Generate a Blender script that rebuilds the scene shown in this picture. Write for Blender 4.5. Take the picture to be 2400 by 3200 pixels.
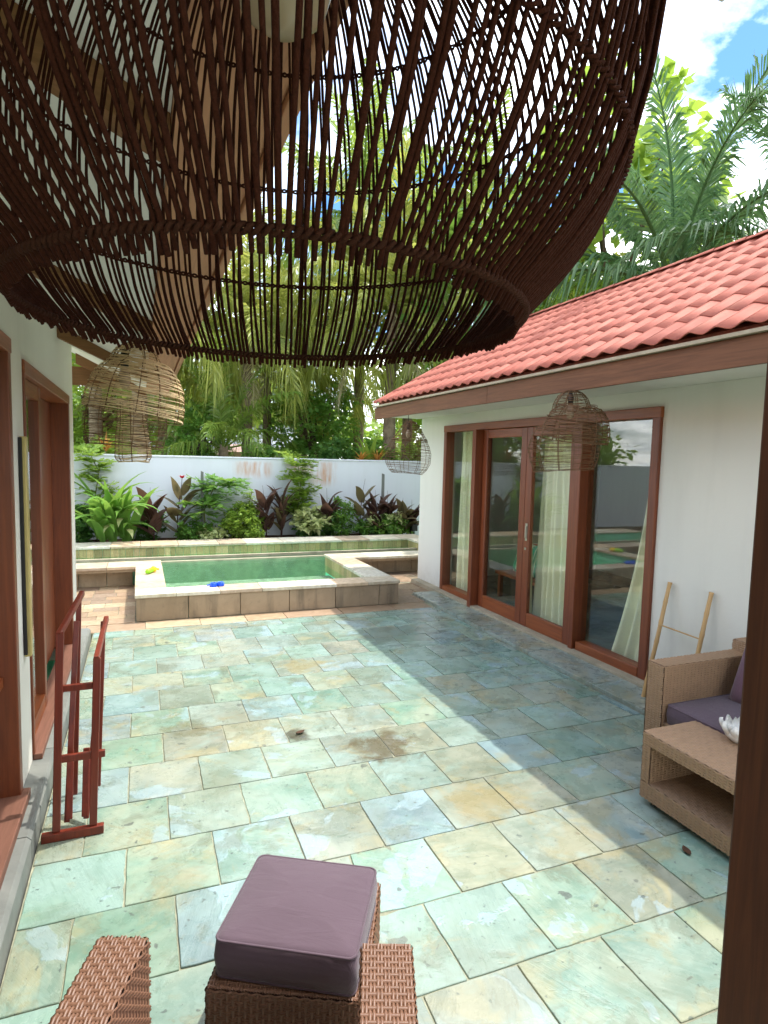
import bpy, bmesh, math, random
from mathutils import Vector, Matrix, noise

R = math.radians
scene = bpy.context.scene
col = scene.collection
for o in list(bpy.data.objects):
    bpy.data.objects.remove(o)

# ------------------------------------------------------------------ camera
YAW, PIT, ROL, HEYE = 0.38179, 0.08636, -0.02337, 1.85
cy, sy, cp, sp = math.cos(YAW), math.sin(YAW), math.cos(PIT), math.sin(PIT)
fwd = Vector((sy * cp, cy * cp, -sp)); rgt = Vector((cy, -sy, 0)); dwn = fwd.cross(rgt)
cr, sr = math.cos(ROL), math.sin(ROL)
cx_, cd_ = cr * rgt + sr * dwn, -sr * rgt + cr * dwn
cam_d = bpy.data.cameras.new('camera'); cam = bpy.data.objects.new('camera', cam_d); col.objects.link(cam)
cm = Matrix((cx_, -cd_, -fwd)).transposed().to_4x4(); cm.translation = (0, 0, HEYE)
cam.matrix_world = cm
cam_d.sensor_fit = 'HORIZONTAL'; cam_d.sensor_width = 36; cam_d.lens = 36 * 1900 / 2400
cam_d.clip_start = 0.05; cam_d.clip_end = 1500
scene.camera = cam

# ------------------------------------------------------------------ world, sun, exposure
SKYZ = 9.9
SUN = Vector((1.0, 0.36, 2.6)).normalized()
w = bpy.data.worlds.new('World'); scene.world = w; w.use_nodes = True
wt = w.node_tree; wt.nodes.clear()
def wn(t, **k):
    n = wt.nodes.new(t)
    for a, b in k.items(): setattr(n, a, b)
    return n
sky = wn('ShaderNodeTexSky', sky_type='NISHITA', sun_disc=False, sun_elevation=math.asin(SUN.z),
         sun_rotation=math.atan2(SUN.x, SUN.y), air_density=1.0, dust_density=0.4, ozone_density=3.0)
tc = wn('ShaderNodeTexCoord'); sep = wn('ShaderNodeSeparateXYZ')
wt.links.new(tc.outputs['Generated'], sep.inputs[0])
zz = wn('ShaderNodeMath', operation='ADD'); wt.links.new(sep.outputs[2], zz.inputs[0]); zz.inputs[1].default_value = 0.22
dx = wn('ShaderNodeMath', operation='DIVIDE'); wt.links.new(sep.outputs[0], dx.inputs[0]); wt.links.new(zz.outputs[0], dx.inputs[1])
dy = wn('ShaderNodeMath', operation='DIVIDE'); wt.links.new(sep.outputs[1], dy.inputs[0]); wt.links.new(zz.outputs[0], dy.inputs[1])
cmb = wn('ShaderNodeCombineXYZ'); wt.links.new(dx.outputs[0], cmb.inputs[0]); wt.links.new(dy.outputs[0], cmb.inputs[1])
cmb.inputs[2].default_value = SKYZ
nz = wn('ShaderNodeTexNoise'); nz.inputs['Scale'].default_value = 1.25; nz.inputs['Detail'].default_value = 9
nz.inputs['Roughness'].default_value = 0.56; nz.inputs['Distortion'].default_value = 0.3
wt.links.new(cmb.outputs[0], nz.inputs['Vector'])
rp = wn('ShaderNodeValToRGB'); rp.color_ramp.elements[0].position = 0.41; rp.color_ramp.elements[1].position = 0.60
wt.links.new(nz.outputs['Fac'], rp.inputs[0])
mixc = wn('ShaderNodeMix', data_type='RGBA'); wt.links.new(rp.outputs[0], mixc.inputs['Factor'])
hs_ = wn('ShaderNodeHueSaturation'); hs_.inputs['Saturation'].default_value = 1.25; hs_.inputs['Value'].default_value = 0.78
wt.links.new(sky.outputs[0], hs_.inputs['Color']); wt.links.new(hs_.outputs[0], mixc.inputs[6]); cl = wn('ShaderNodeValToRGB'); cl.color_ramp.elements[0].position = 0.40; cl.color_ramp.elements[0].color = (0.50, 0.54, 0.60, 1); cl.color_ramp.elements[1].position = 0.62
nz2 = wn('ShaderNodeTexNoise'); nz2.inputs['Scale'].default_value = 3.1; nz2.inputs['Detail'].default_value = 8; nz2.inputs['Roughness'].default_value = 0.6; wt.links.new(cmb.outputs[0], nz2.inputs['Vector']); wt.links.new(nz2.outputs['Fac'], cl.inputs[0])
clv = wn('ShaderNodeMix', data_type='RGBA', blend_type='MULTIPLY'); clv.inputs['Factor'].default_value = 1.0; clv.clamp_result = False; wt.links.new(cl.outputs[0], clv.inputs[6]); clv.inputs[7].default_value = (22.0, 21.9, 21.6, 1); wt.links.new(clv.outputs[2], mixc.inputs[7])
bg = wn('ShaderNodeBackground'); bg.inputs['Strength'].default_value = 0.15
wt.links.new(mixc.outputs[2], bg.inputs['Color'])
wo = wn('ShaderNodeOutputWorld'); wt.links.new(bg.outputs[0], wo.inputs[0])

sl = bpy.data.lights.new('sun', 'SUN'); sl.energy = 2.0; sl.angle = R(0.55); sl.color = (1.0, 0.955, 0.88)
so = bpy.data.objects.new('sun', sl); col.objects.link(so); so.location = (8, 3, 20)
so.rotation_euler = SUN.to_track_quat('Z', 'Y').to_euler()
vs = scene.view_settings
vs.view_transform = 'Standard'; vs.look = 'None'; vs.gamma = 1.0; vs.use_curve_mapping = False; vs.exposure = 1.28
scene.render.engine = 'CYCLES'
scene.cycles.transparent_max_bounces = 24; scene.cycles.max_bounces = 8
scene.cycles.use_denoising = True

# ------------------------------------------------------------------ helpers
rnd = random.Random(11)
ORG = {}
def S(r, g, b):
    f = lambda c: ((c / 255) / 12.92 if c / 255 <= 0.04045 else (((c / 255) + 0.055) / 1.055) ** 2.4)
    return (f(r), f(g), f(b), 1)

def tag(o, label=None, cat=None, group=None, kind=None):
    if label: o['label'] = label
    if cat: o['category'] = cat
    if group: o['group'] = group
    if kind: o['kind'] = kind
    return o

def thing(name, label, cat, loc=(0, 0, 0), rotz=0, group=None):
    o = bpy.data.objects.new(name, None); col.objects.link(o); o.location = loc; o.rotation_euler = (0, 0, rotz)
    o.empty_display_size = 0.1
    ORG[o] = Vector(loc) if rotz == 0 else Vector((0, 0, 0))
    return tag(o, label, cat, group)

class MB:
    def __init__(s): s.v = []; s.f = []
    def add(s, vs_, fs):
        n = len(s.v); s.v += [tuple(p) for p in vs_]; s.f += [tuple(i + n for i in q) for q in fs]; return s
    def box(s, x0, x1, y0, y1, z0, z1):
        return s.add([(x0, y0, z0), (x1, y0, z0), (x1, y1, z0), (x0, y1, z0), (x0, y0, z1), (x1, y0, z1), (x1, y1, z1), (x0, y1, z1)],
                     [(0, 3, 2, 1), (4, 5, 6, 7), (0, 1, 5, 4), (1, 2, 6, 5), (2, 3, 7, 6), (3, 0, 4, 7)])
    def bar(s, a, b, w_, h_, up=(0, 0, 1), w2=None, h2=None):
        a, b = Vector(a), Vector(b); d = (b - a).normalized(); u = Vector(up)
        sd = d.cross(u)
        if sd.length < 1e-5: sd = d.cross(Vector((1, 0, 0)))
        sd.normalize(); u = sd.cross(d)
        w2 = w_ if w2 is None else w2; h2 = h_ if h2 is None else h2
        q = lambda p, ww, hh: [p - sd * ww / 2 - u * hh / 2, p + sd * ww / 2 - u * hh / 2, p + sd * ww / 2 + u * hh / 2, p - sd * ww / 2 + u * hh / 2]
        return s.add(q(a, w_, h_) + q(b, w2, h2), [(0, 1, 2, 3), (7, 6, 5, 4), (0, 4, 5, 1), (1, 5, 6, 2), (2, 6, 7, 3), (3, 7, 4, 0)])
    def prism(s, pts, ext):
        """closed polygon pts extruded by vector ext"""
        e = Vector(ext); n = len(pts); a = [Vector(p) for p in pts]; b = [p + e for p in a]
        return s.add(a + b, [tuple(range(n))[::-1], tuple(range(n, 2 * n))] + [(i, (i + 1) % n, n + (i + 1) % n, n + i) for i in range(n)])
    def tube(s, pts, r, n=6, closed=False, cap=True):
        pts = [Vector(p) for p in pts]; m = len(pts); vs_ = []; prev = None
        for i, p in enumerate(pts):
            if closed: d = pts[(i + 1) % m] - pts[i - 1]
            else: d = pts[min(i + 1, m - 1)] - pts[max(i - 1, 0)]
            if d.length < 1e-9: d = Vector((0, 0, 1))
            d.normalize()
            if prev is None:
                x = d.orthogonal().normalized()
            else:
                x = prev - d * prev.dot(d)
                x = x.normalized() if x.length > 1e-6 else d.orthogonal().normalized()
            prev = x; y = d.cross(x); rr = r[i] if isinstance(r, (list, tuple)) else r
            for k in range(n):
                a = 2 * math.pi * k / n; vs_.append(p + (x * math.cos(a) + y * math.sin(a)) * rr)
        fs = []
        for i in range(m if closed else m - 1):
            j = (i + 1) % m
            for k in range(n):
                fs.append((i * n + k, i * n + (k + 1) % n, j * n + (k + 1) % n, j * n + k))
        if cap and not closed:
            fs.append(tuple(range(n))[::-1]); fs.append(tuple((m - 1) * n + k for k in range(n)))
        return s.add(vs_, fs)
    def lathe(s, prof, n=24, c=(0, 0, 0)):
        vs_ = []; fs = []
        for r, z in prof:
            for k in range(n):
                a = 2 * math.pi * k / n; vs_.append((c[0] + r * math.cos(a), c[1] + r * math.sin(a), c[2] + z))
        for i in range(len(prof) - 1):
            for k in range(n):
                fs.append((i * n + k, i * n + (k + 1) % n, (i + 1) * n + (k + 1) % n, (i + 1) * n + k))
        return s.add(vs_, fs)
    def mesh(s, name, mat, bevel=0, smooth=False, shift=None, seg=2):
        me = bpy.data.meshes.new(name)
        vs_ = s.v if shift is None else [(x - shift[0], y - shift[1], z - shift[2]) for x, y, z in s.v]
        me.from_pydata(vs_, [], s.f); me.update()
        if bevel:
            bm = bmesh.new(); bm.from_mesh(me)
            bmesh.ops.bevel(bm, geom=[e for e in bm.edges if len(e.link_faces) == 2 and e.calc_face_angle(0) > 0.5],
                            offset=bevel, segments=seg, affect='EDGES', profile=0.5)
            bm.to_mesh(me); bm.free()
        if mat: me.materials.append(mat)
        if smooth:
            me.polygons.foreach_set('use_smooth', [True] * len(me.polygons))
        return me
    def build(s, name, mat, parent=None, bevel=0, smooth=False, local=False, seg=2):
        org = ORG.get(parent, Vector((0, 0, 0))) if parent else Vector((0, 0, 0))
        me = s.mesh(name, mat, bevel, smooth, None if local else org, seg)
        o = bpy.data.objects.new(name, me); col.objects.link(o)
        if parent: o.parent = parent
        ORG[o] = org
        return o

def inst(name, me, loc, parent=None, rot=(0, 0, 0), scale=(1, 1, 1), local=False):
    o = bpy.data.objects.new(name, me); col.objects.link(o)
    p = Vector(loc)
    if parent:
        o.parent = parent
        if not local: p = p - ORG.get(parent, Vector((0, 0, 0)))
    o.location = p; o.rotation_euler = rot; o.scale = scale
    ORG[o] = Vector(loc)
    return o

def BX(*a):
    m = MB(); m.box(*a); return m

# ------------------------------------------------------------------ materials
class NT:
    def __init__(s, name):
        s.m = bpy.data.materials.new(name); s.m.use_nodes = True; s.t = s.m.node_tree; s.t.nodes.clear()
        s.out = s.t.nodes.new('ShaderNodeOutputMaterial')
    def n(s, typ, ins=None, **props):
        nd = s.t.nodes.new('ShaderNode' + typ)
        for k, v in props.items(): setattr(nd, k, v)
        for k, v in (ins or {}).items(): s.set(nd.inputs[k], v)
        return nd
    def set(s, sock, v):
        if isinstance(v, bpy.types.NodeSocket): s.t.links.new(v, sock)
        else: sock.default_value = v
    def math(s, op, a, b=0.0, clamp=False):
        return s.n('Math', {0: a, 1: b}, operation=op, use_clamp=clamp).outputs[0]
    def mix(s, f, a, b, mode='MIX'):
        return s.n('Mix', {'Factor': f, 6: a, 7: b}, data_type='RGBA', blend_type=mode).outputs[2]
    def ramp(s, f, stops):
        r = s.n('ValToRGB', {0: f}); e = r.color_ramp.elements
        while len(e) < len(stops): e.new(0.5)
        for q, (p, c) in zip(e, stops): q.position = p; q.color = c if len(c) == 4 else (*c, 1)
        return r.outputs[0]
    def step(s, f, lo, hi):
        return s.n('MapRange', {0: f, 1: lo, 2: hi, 3: 0.0, 4: 1.0}).outputs[0]
    def noise(s, vec, scale, detail=4, rough=0.55, dist=0.0):
        return s.n('TexNoise', {'Vector': vec, 'Scale': scale, 'Detail': detail, 'Roughness': rough, 'Distortion': dist}).outputs[0]
    def obj(s): return s.n('TexCoord').outputs['Object']
    def map(s, vec, sc=(1, 1, 1), loc=(0, 0, 0), rot=(0, 0, 0)):
        return s.n('Mapping', {'Vector': vec, 'Scale': sc, 'Location': loc, 'Rotation': rot}).outputs[0]
    def rndvec(s, k=30.0):
        oi = s.n('ObjectInfo'); a = s.math('MULTIPLY', oi.outputs['Random'], k)
        b = s.math('MULTIPLY', oi.outputs['Random'], k * 3.7)
        c = s.n('CombineXYZ', {0: a, 1: b, 2: a}).outputs[0]
        return s.n('VectorMath', {0: s.obj(), 1: c}, operation='ADD').outputs[0], oi
    def bump(s, h_, st=0.3, d=0.01):
        return s.n('Bump', {'Height': h_, 'Strength': st, 'Distance': d}).outputs[0]
    def pbr(s, color, rough=0.5, normal=None, spec=0.5, metal=0.0, **k):
        ins = {'Base Color': color, 'Roughness': rough, 'Specular IOR Level': spec, 'Metallic': metal}
        if normal is not None: ins['Normal'] = normal
        ins.update(k)
        p = s.n('BsdfPrincipled', ins); s.t.links.new(p.outputs[0], s.out.inputs[0]); return s.m
    def fin(s, sh): s.t.links.new(sh, s.out.inputs[0]); return s.m

def m_flag():
    t = NT('slate_flagstone'); v, oi = t.rndvec(); c = oi.outputs['Color']; rn = oi.outputs['Random']
    ang = t.math('MULTIPLY', rn, 40.0)
    vr = t.n('VectorRotate', {'Vector': v, 'Angle': ang}, rotation_type='Z_AXIS').outputs[0]
    st = t.map(vr, (1.0, 7.0, 1.0)); st2 = t.map(vr, (2.0, 22.0, 2.0))
    n1 = t.noise(st, 4.0, 6, 0.62, 0.35); n0 = t.noise(v, 7.0, 7, 0.68, 0.2); n2 = t.noise(vr, 3.0, 5, 0.55, 0.5); n3 = t.noise(vr, 2.1, 5, 0.55, 0.7)
    mul = lambda col_: t.mix(1.0, c, col_, 'MULTIPLY')
    base = t.mix(t.step(n0, 0.30, 0.70), mul((0.66, 0.74, 0.70, 1)), mul((1.16, 1.13, 1.08, 1)))
    base = t.mix(t.math('MULTIPLY', t.step(n1, 0.48, 0.66), 0.45), base, mul((0.72, 0.82, 0.76, 1)))
    film = t.mix(t.step(rn, 0.3, 0.7), (0.33, 0.45, 0.42, 1), (0.42, 0.41, 0.30, 1)); fm = t.step(t.noise(v, 2.4, 4, 0.6, 0.5), 0.40, 0.62)
    base = t.mix(t.math('MULTIPLY', fm, 0.5), base, film)
    grain = t.step(t.noise(st2, 3.0, 4, 0.6, 0.3), 0.58, 0.70)
    base = t.mix(t.math('MULTIPLY', grain, 0.35), base, mul((0.55, 0.60, 0.55, 1)))
    # rusty ochre bleeding, soft inside, crisp on one side
    some = t.step(rn, 0.40, 0.55); on = t.math('MULTIPLY', t.step(n2, 0.57, 0.63), some)
    base = t.mix(t.math('MULTIPLY', on, 0.42), base, (0.40, 0.33, 0.16, 1))
    edge = t.math('MULTIPLY', t.math('SUBTRACT', t.step(n2, 0.555, 0.568), t.step(n2, 0.570, 0.586)), some)
    base = t.mix(t.math('MULTIPLY', edge, 0.30), base, (0.20, 0.15, 0.07, 1))
    # cleft layers: paler bluish film and dark olive film
    fl = t.step(n3, 0.600, 0.618); base = t.mix(t.math('MULTIPLY', fl, 0.42), base, (0.32, 0.44, 0.50, 1))
    n4 = t.noise(vr, 2.6, 6, 0.62, 0.5); fl2 = t.step(n4, 0.43, 0.37)
    base = t.mix(t.math('MULTIPLY', fl2, 0.55), base, (0.15, 0.17, 0.12, 1))
    sp_ = t.step(t.noise(v, 30.0, 2, 0.5, 0.4), 0.685, 0.72); sp2 = t.step(t.noise(vr, 11.0, 2, 0.5, 0.3), 0.72, 0.735)
    base = t.mix(t.math('MULTIPLY', sp_, 0.75), base, (0.07, 0.09, 0.085, 1))
    base = t.mix(t.math('MULTIPLY', sp2, 0.75), base, (0.09, 0.10, 0.09, 1))
    pw = t.n('NewGeometry').outputs['Position']
    w1 = t.noise(pw, 1.7, 6, 0.62, 0.9); w2 = t.noise(t.map(pw, (1.5, 3.5, 1), (3, 1, 0), (0, 0, 0.6)), 1.9, 6, 0.66, 0.7); w3 = t.noise(pw, 3.1, 6, 0.68, 0.5)
    base = t.mix(t.math('MULTIPLY', t.step(w1, 0.50, 0.64), 0.50), base, (0.17, 0.19, 0.13, 1))
    base = t.mix(t.math('MULTIPLY', t.step(w2, 0.54, 0.68), 0.40), base, (0.25, 0.38, 0.34, 1))
    base = t.mix(t.math('MULTIPLY', t.step(w3, 0.56, 0.66), 0.42), base, (0.33, 0.27, 0.13, 1))
    pos = t.n('NewGeometry').outputs['Position']; pn = t.noise(pos, 5.5, 6, 0.65, 0.8); wet = None
    for (sx_, sy_, rad, colr, amt) in ((1.45, 3.50, 0.34, (0.10, 0.075, 0.035, 1), 0.8), (0.28, 4.20, 0.26, (0.13, 0.12, 0.06, 1), 0.6), (0.62, 4.15, 0.40, (0.17, 0.14, 0.07, 1), 0.4), (1.75, 2.75, 0.34, (0.30, 0.23, 0.09, 1), 0.5),
                                      (1.35, 5.15, 0.36, (0.32, 0.25, 0.10, 1), 0.5), (0.95, 3.85, 0.16, (0.06, 0.05, 0.03, 1), 0.8), (2.0, 2.25, 0.30, (0.30, 0.24, 0.11, 1), 0.45)):
        ds = t.n('VectorMath', {0: pos, 1: (sx_, sy_, 0)}, operation='DISTANCE').outputs['Value']
        mk = t.step(t.math('ADD', t.math('DIVIDE', ds, rad), t.math('MULTIPLY', pn, 2.2)), 1.78, 1.42)
        base = t.mix(t.math('MULTIPLY', mk, amt), base, colr)
    ds = t.n('VectorMath', {0: t.map(pos, (1, 1.6, 1)), 1: (2.55, 9.3, 0)}, operation='DISTANCE').outputs['Value']
    wet = t.step(t.math('ADD', ds, t.math('MULTIPLY', t.noise(t.map(pos, (1.2, 5, 1)), 2.0, 4, 0.6, 0.6), 1.5)), 1.35, 1.15)
    base = t.mix(t.math('MULTIPLY', wet, 0.5), base, (0.09, 0.10, 0.075, 1))
    hh = t.math('ADD', t.math('ADD', t.math('MULTIPLY', fl, 0.5), t.math('MULTIPLY', fl2, -0.5)), t.math('ADD', t.math('MULTIPLY', n1, 0.9), t.math('MULTIPLY', n0, 0.8)))
    rg = t.math('MULTIPLY', t.math('ADD', t.math('MULTIPLY', n0, 0.36), 0.10), t.math('SUBTRACT', 1.0, t.math('MULTIPLY', wet, 0.8)))
    return t.pbr(base, rg, t.bump(hh, 0.40, 0.006), 0.5)

def m_stone(name, c1, c2, scale=6, rough=0.7, use_obj=False, streak=None, bump=0.25):
    t = NT(name); v, oi = t.rndvec(); n1 = t.noise(v, scale, 6, 0.6, 0.6); n2 = t.noise(v, scale * 9, 3)
    a, b = c1, c2
    if use_obj:
        a = oi.outputs['Color']; b = t.mix(1.0, a, (0.70, 0.66, 0.60, 1), 'MULTIPLY')
    base = t.mix(t.step(n1, 0.35, 0.68), a, b)
    base = t.mix(t.math('MULTIPLY', t.step(n2, 0.6, 0.72), 0.25), base, (0.10, 0.09, 0.07, 1))
    if streak:
        sv = t.map(v, (7, 7, 0.8)); s1 = t.step(t.noise(sv, 1.0, 4, 0.6), 0.52, 0.70)
        base = t.mix(t.math('MULTIPLY', s1, streak), base, (0.10, 0.085, 0.06, 1))
    return t.pbr(base, rough, t.bump(t.math('ADD', n1, t.math('MULTIPLY', n2, 0.4)), bump, 0.006), 0.4)

def m_wood(name, c1, c2, axis='Z', rough=0.4, gloss=0.5, sc=1.0):
    t = NT(name); o = t.obj()
    k = {'X': (0.8, 14, 14), 'Y': (14, 0.8, 14), 'Z': (14, 14, 0.8)}[axis]
    v = t.map(o, tuple(q * sc for q in k))
    n1 = t.noise(v, 1.6, 6, 0.65, 1.6); n2 = t.noise(v, 7.0, 4, 0.6); n3 = t.noise(o, 1.3, 3)
    base = t.mix(t.step(n1, 0.3, 0.7), c1, c2)
    base = t.mix(t.math('MULTIPLY', t.step(n2, 0.52, 0.75), 0.45), base, tuple(q * 0.45 for q in c1[:3]) + (1,))
    base = t.mix(t.math('MULTIPLY', t.step(n3, 0.45, 0.75), 0.25), base, tuple(q * 0.6 for q in c1[:3]) + (1,))
    return t.pbr(base, t.math('ADD', rough, t.math('MULTIPLY', n2, 0.15)), t.bump(n2, 0.15, 0.003), gloss)

def m_plaster(name, c, var=0.06, stains=None, rough=0.85):
    t = NT(name); o = t.obj()
    n1 = t.noise(o, 1.1, 5, 0.6); n2 = t.noise(o, 45, 3); dirt = t.step(t.noise(t.map(o, (3, 3, 0.5)), 1.3, 5, 0.6), 0.5, 0.8)
    base = t.mix(n1, tuple(q * (1 - var) for q in c[:3]) + (1,), c)
    base = t.mix(t.math('MULTIPLY', dirt, 0.12), base, (0.30, 0.27, 0.22, 1))
    zsp = t.n('SeparateXYZ', {0: t.n('NewGeometry').outputs['Position']}).outputs[2]
    spl = t.math('MULTIPLY', t.step(zsp, 0.38, 0.05), t.step(t.noise(o, 6, 5, 0.65), 0.35, 0.7)); base = t.mix(t.math('MULTIPLY', spl, 0.35), base, (0.33, 0.28, 0.20, 1))
    tw = t.noise(t.map(o, (2, 2, 5)), 2.2, 4, 0.6, 0.8)
    if stains:
        sx = t.n('SeparateXYZ', {0: o})
        for (x0, x1, z0, z1) in stains:
            fx = t.math('MULTIPLY', t.step(sx.outputs[0], x0 - 0.12, x0 + 0.1), t.step(sx.outputs[0], x1 + 0.12, x1 - 0.1))
            fz = t.math('MULTIPLY', t.step(sx.outputs[2], z0 - 0.08, z0 + 0.08), t.step(sx.outputs[2], z1 + 0.03, z1 - 0.03))
            nn = t.step(t.noise(t.map(o, (9, 9, 1.6)), 1.4, 5, 0.65), 0.36, 0.72)
            base = t.mix(t.math('MULTIPLY', t.math('MULTIPLY', t.math('MULTIPLY', fx, fz), nn), 0.85), base, (0.50, 0.24, 0.10, 1))
    return t.pbr(base, rough, t.bump(t.math('ADD', n2, t.math('MULTIPLY', tw, 2.5)), 0.12, 0.004), 0.3)

def m_leaf(name, c1, c2, trans=0.4, ct=None, rough=0.45):
    t = NT(name); g = t.n('NewGeometry').outputs['Random Per Island']; v, oi = t.rndvec(7.0)
    f = t.math('ADD', t.math('MULTIPLY', g, 0.6), t.math('MULTIPLY', t.noise(v, 2.2, 3), 0.5), True)
    c = t.mix(f, c1, c2)
    p = t.n('BsdfPrincipled', {'Base Color': c, 'Roughness': rough, 'Specular IOR Level': 0.35})
    tc_ = t.mix(0.5, c, ct or tuple(min(1, q * 1.6) for q in c2[:3]) + (1,))
    tr = t.n('BsdfTranslucent', {'Color': tc_})
    mx = t.n('MixShader', {0: trans, 1: p.outputs[0], 2: tr.outputs[0]})
    return t.fin(mx.outputs[0])

def m_glass(name, tint, refl=1.0, bumpy=None, rough=0.0):
    t = NT(name)
    nrm = None
    if bumpy:
        o = t.obj(); h_ = t.math('ADD', t.noise(o, bumpy[0], 3, 0.5, 0.6), t.math('MULTIPLY', t.noise(o, bumpy[0] * 0.3, 2), 1.5))
        nrm = t.bump(h_, bumpy[1], 0.05)
    lw = t.n('LayerWeight', {'Blend': 0.5, **({'Normal': nrm} if nrm else {})})
    f5 = t.math('POWER', lw.outputs['Facing'], 5.0)
    fr = t.math('MULTIPLY', t.math('ADD', t.math('MULTIPLY', f5, 0.94), 0.05), refl, True)
    tr = t.n('BsdfTransparent', {'Color': tint})
    gl = t.n('BsdfGlossy', {'Color': (1, 1, 1, 1), 'Roughness': rough, **({'Normal': nrm} if nrm else {})})
    mx = t.n('MixShader', {0: fr, 1: tr.outputs[0], 2: gl.outputs[0]})
    return t.fin(mx.outputs[0])

def m_plain(name, c, rough=0.5, var=0.15, scale=12, spec=0.4, bump=0.1, metal=0.0):
    t = NT(name); v, oi = t.rndvec(); n1 = t.noise(v, scale, 4)
    base = t.mix(n1, tuple(q * (1 - var) for q in c[:3]) + (1,), tuple(min(1, q * (1 + var)) for q in c[:3]) + (1,))
    return t.pbr(base, rough, t.bump(n1, bump, 0.004), spec, metal)

def m_fabric(name, c, scale=420):
    t = NT(name); o = t.obj()
    w1 = t.n('TexWave', {'Vector': o, 'Scale': scale / 3.0, 'Distortion': 0.5}, bands_direction='X').outputs['Fac']
    w2 = t.n('TexWave', {'Vector': o, 'Scale': scale / 3.0, 'Distortion': 0.5}, bands_direction='Y').outputs['Fac']
    n1 = t.noise(o, 5, 4)
    base = t.mix(n1, tuple(q * 0.85 for q in c[:3]) + (1,), tuple(q * 1.15 for q in c[:3]) + (1,))
    return t.pbr(base, 0.85, t.bump(t.math('ADD', t.math('MULTIPLY', t.math('ADD', w1, w2), 0.06), t.math('ADD', t.noise(t.map(o, (3, 9, 6)), 2.2, 4, 0.5, 0.6), t.math('MULTIPLY', t.noise(o, 90, 3), 0.05))), 0.5, 0.012), 0.25, **{'Sheen Weight': 0.25})

M = {}
M['flag'] = m_flag()
M['grout'] = m_stone('sandy_grout', S(160, 160, 136), S(118, 118, 100), 14, 0.9)
M['coping'] = m_stone('sandstone_coping', None, None, 5, 0.55, True)
M['paver'] = m_stone('sandstone_paver', None, None, 6, 0.55, True)
M['poolface'] = m_stone('andesite_face', S(168, 148, 122), S(140, 122, 98), 2.2, 0.75, False, 0.55)
M['pooltile'] = m_stone('green_stone_tile', None, None, 9, 0.4, True, 0.4)
M['basin'] = m_stone('green_basin_stone', (0.34, 0.88, 0.62, 1), (0.27, 0.82, 0.53, 1), 5, 0.5)
M['kerb'] = m_stone('grey_kerb_stone', S(128, 130, 124), S(104, 107, 103), 3, 0.6)
M['concrete'] = m_stone('pale_concrete', S(176, 164, 140), S(150, 140, 118), 5, 0.8)
M['white'] = m_plaster('white_plaster', (0.70, 0.68, 0.615, 1))
M['whitewall'] = m_plaster('white_garden_wall', (0.64, 0.67, 0.70, 1), 0.08,
                           [(0.30, 0.95, 1.45, 1.74), (1.32, 1.75, 1.50, 1.73), (1.85, 2.3, 1.30, 1.76)])
M['ceil'] = m_plaster('white_ceiling', (0.85, 0.84, 0.80, 1), 0.03)
M['wood_z'] = m_wood('teak_upright', S(132, 66, 32), S(96, 44, 22), 'Z', 0.35)
M['wood_y'] = m_wood('teak_rail', S(148, 78, 34), S(110, 52, 24), 'Y', 0.35)
M['wood_x'] = m_wood('teak_cross', S(142, 70, 34), S(108, 46, 22), 'X', 0.35)
M['sill'] = m_wood('weathered_sill_wood', S(126, 86, 70), S(104, 70, 56), 'Y', 0.5, 0.3)
M['fascia'] = m_wood('fascia_board', S(124, 84, 58), S(96, 64, 44), 'Y', 0.55, 0.3)
M['beam'] = m_wood('eave_beam', S(196, 142, 104), S(170, 116, 82), 'Y', 0.55, 0.3)
M['rafter'] = m_wood('rafter', S(146, 104, 68), S(116, 80, 50), 'X', 0.6, 0.3)
M['darkwood'] = m_wood('dark_post_wood', S(96, 56, 34), S(66, 36, 22), 'Z', 0.5, 0.3)
M['rack'] = m_wood('red_varnished_wood', S(128, 48, 26), S(92, 30, 18), 'Z', 0.3, 0.5, 1.5)
M['rtile'] = None
M['glass'] = m_glass('window_glass', (0.95, 0.98, 0.95, 1), 1.0)
M['water'] = m_glass('pool_water', (0.76, 0.99, 0.90, 1), 0.34, (6.0, 0.10), 0.02)
M['curtain'] = m_leaf('cream_curtain_cloth', S(244, 238, 208), S(250, 246, 222), 0.25, S(250, 246, 215), 0.9)
M['rope'] = m_plain('dark_brown_rope', S(56, 26, 16), 0.9, 0.5, 220, 0.1, 0.8)
M['ropelight'] = m_plain('brown_twine', S(58, 32, 22), 0.9, 0.35, 220, 0.1, 0.8)
M['wire'] = m_plain('dark_rattan_wire', S(112, 84, 58), 0.7, 0.3, 60, 0.2)
M['rattan'] = m_plain('pale_rattan_strip', S(214, 188, 146), 0.7, 0.3, 60, 0.2)
M['bulb'] = m_plain('frosted_bulb', S(168, 146, 118), 0.25, 0.05, 8, 0.5)
M['yellowish'] = m_plain('pale_yellow', S(186, 166, 104), 0.35, 0.1, 20, 0.5, 0.1, 0.15)
M['steel'] = m_plain('brushed_steel', S(190, 186, 176), 0.3, 0.1, 20, 0.5, 0.1, 0.9)
M['black'] = m_plain('black_plastic', S(24, 22, 22), 0.5)
M['wick_d'] = m_plain('brown_wicker_strand', S(116, 82, 62), 0.42, 0.22, 30, 0.5)
M['wick_db'] = m_plain('brown_wicker_core', S(66, 40, 32), 0.8)
M['wick_l'] = m_plain('tan_wicker_strand', S(158, 126, 96), 0.45, 0.2, 30, 0.5)
M['wick_lb'] = m_plain('tan_wicker_core', S(104, 78, 56), 0.8)
M['cushion'] = m_fabric('mauve_cushion_cloth', S(92, 74, 84))
M['cushion2'] = m_fabric('plum_pillow_cloth', S(104, 74, 86))
M['bamboo'] = m_plain('bamboo_cane', S(188, 150, 98), 0.4, 0.2, 9, 0.5)
M['porcelain'] = m_plain('white_porcelain', (0.82, 0.80, 0.74, 1), 0.25, 0.03, 10)
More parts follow.
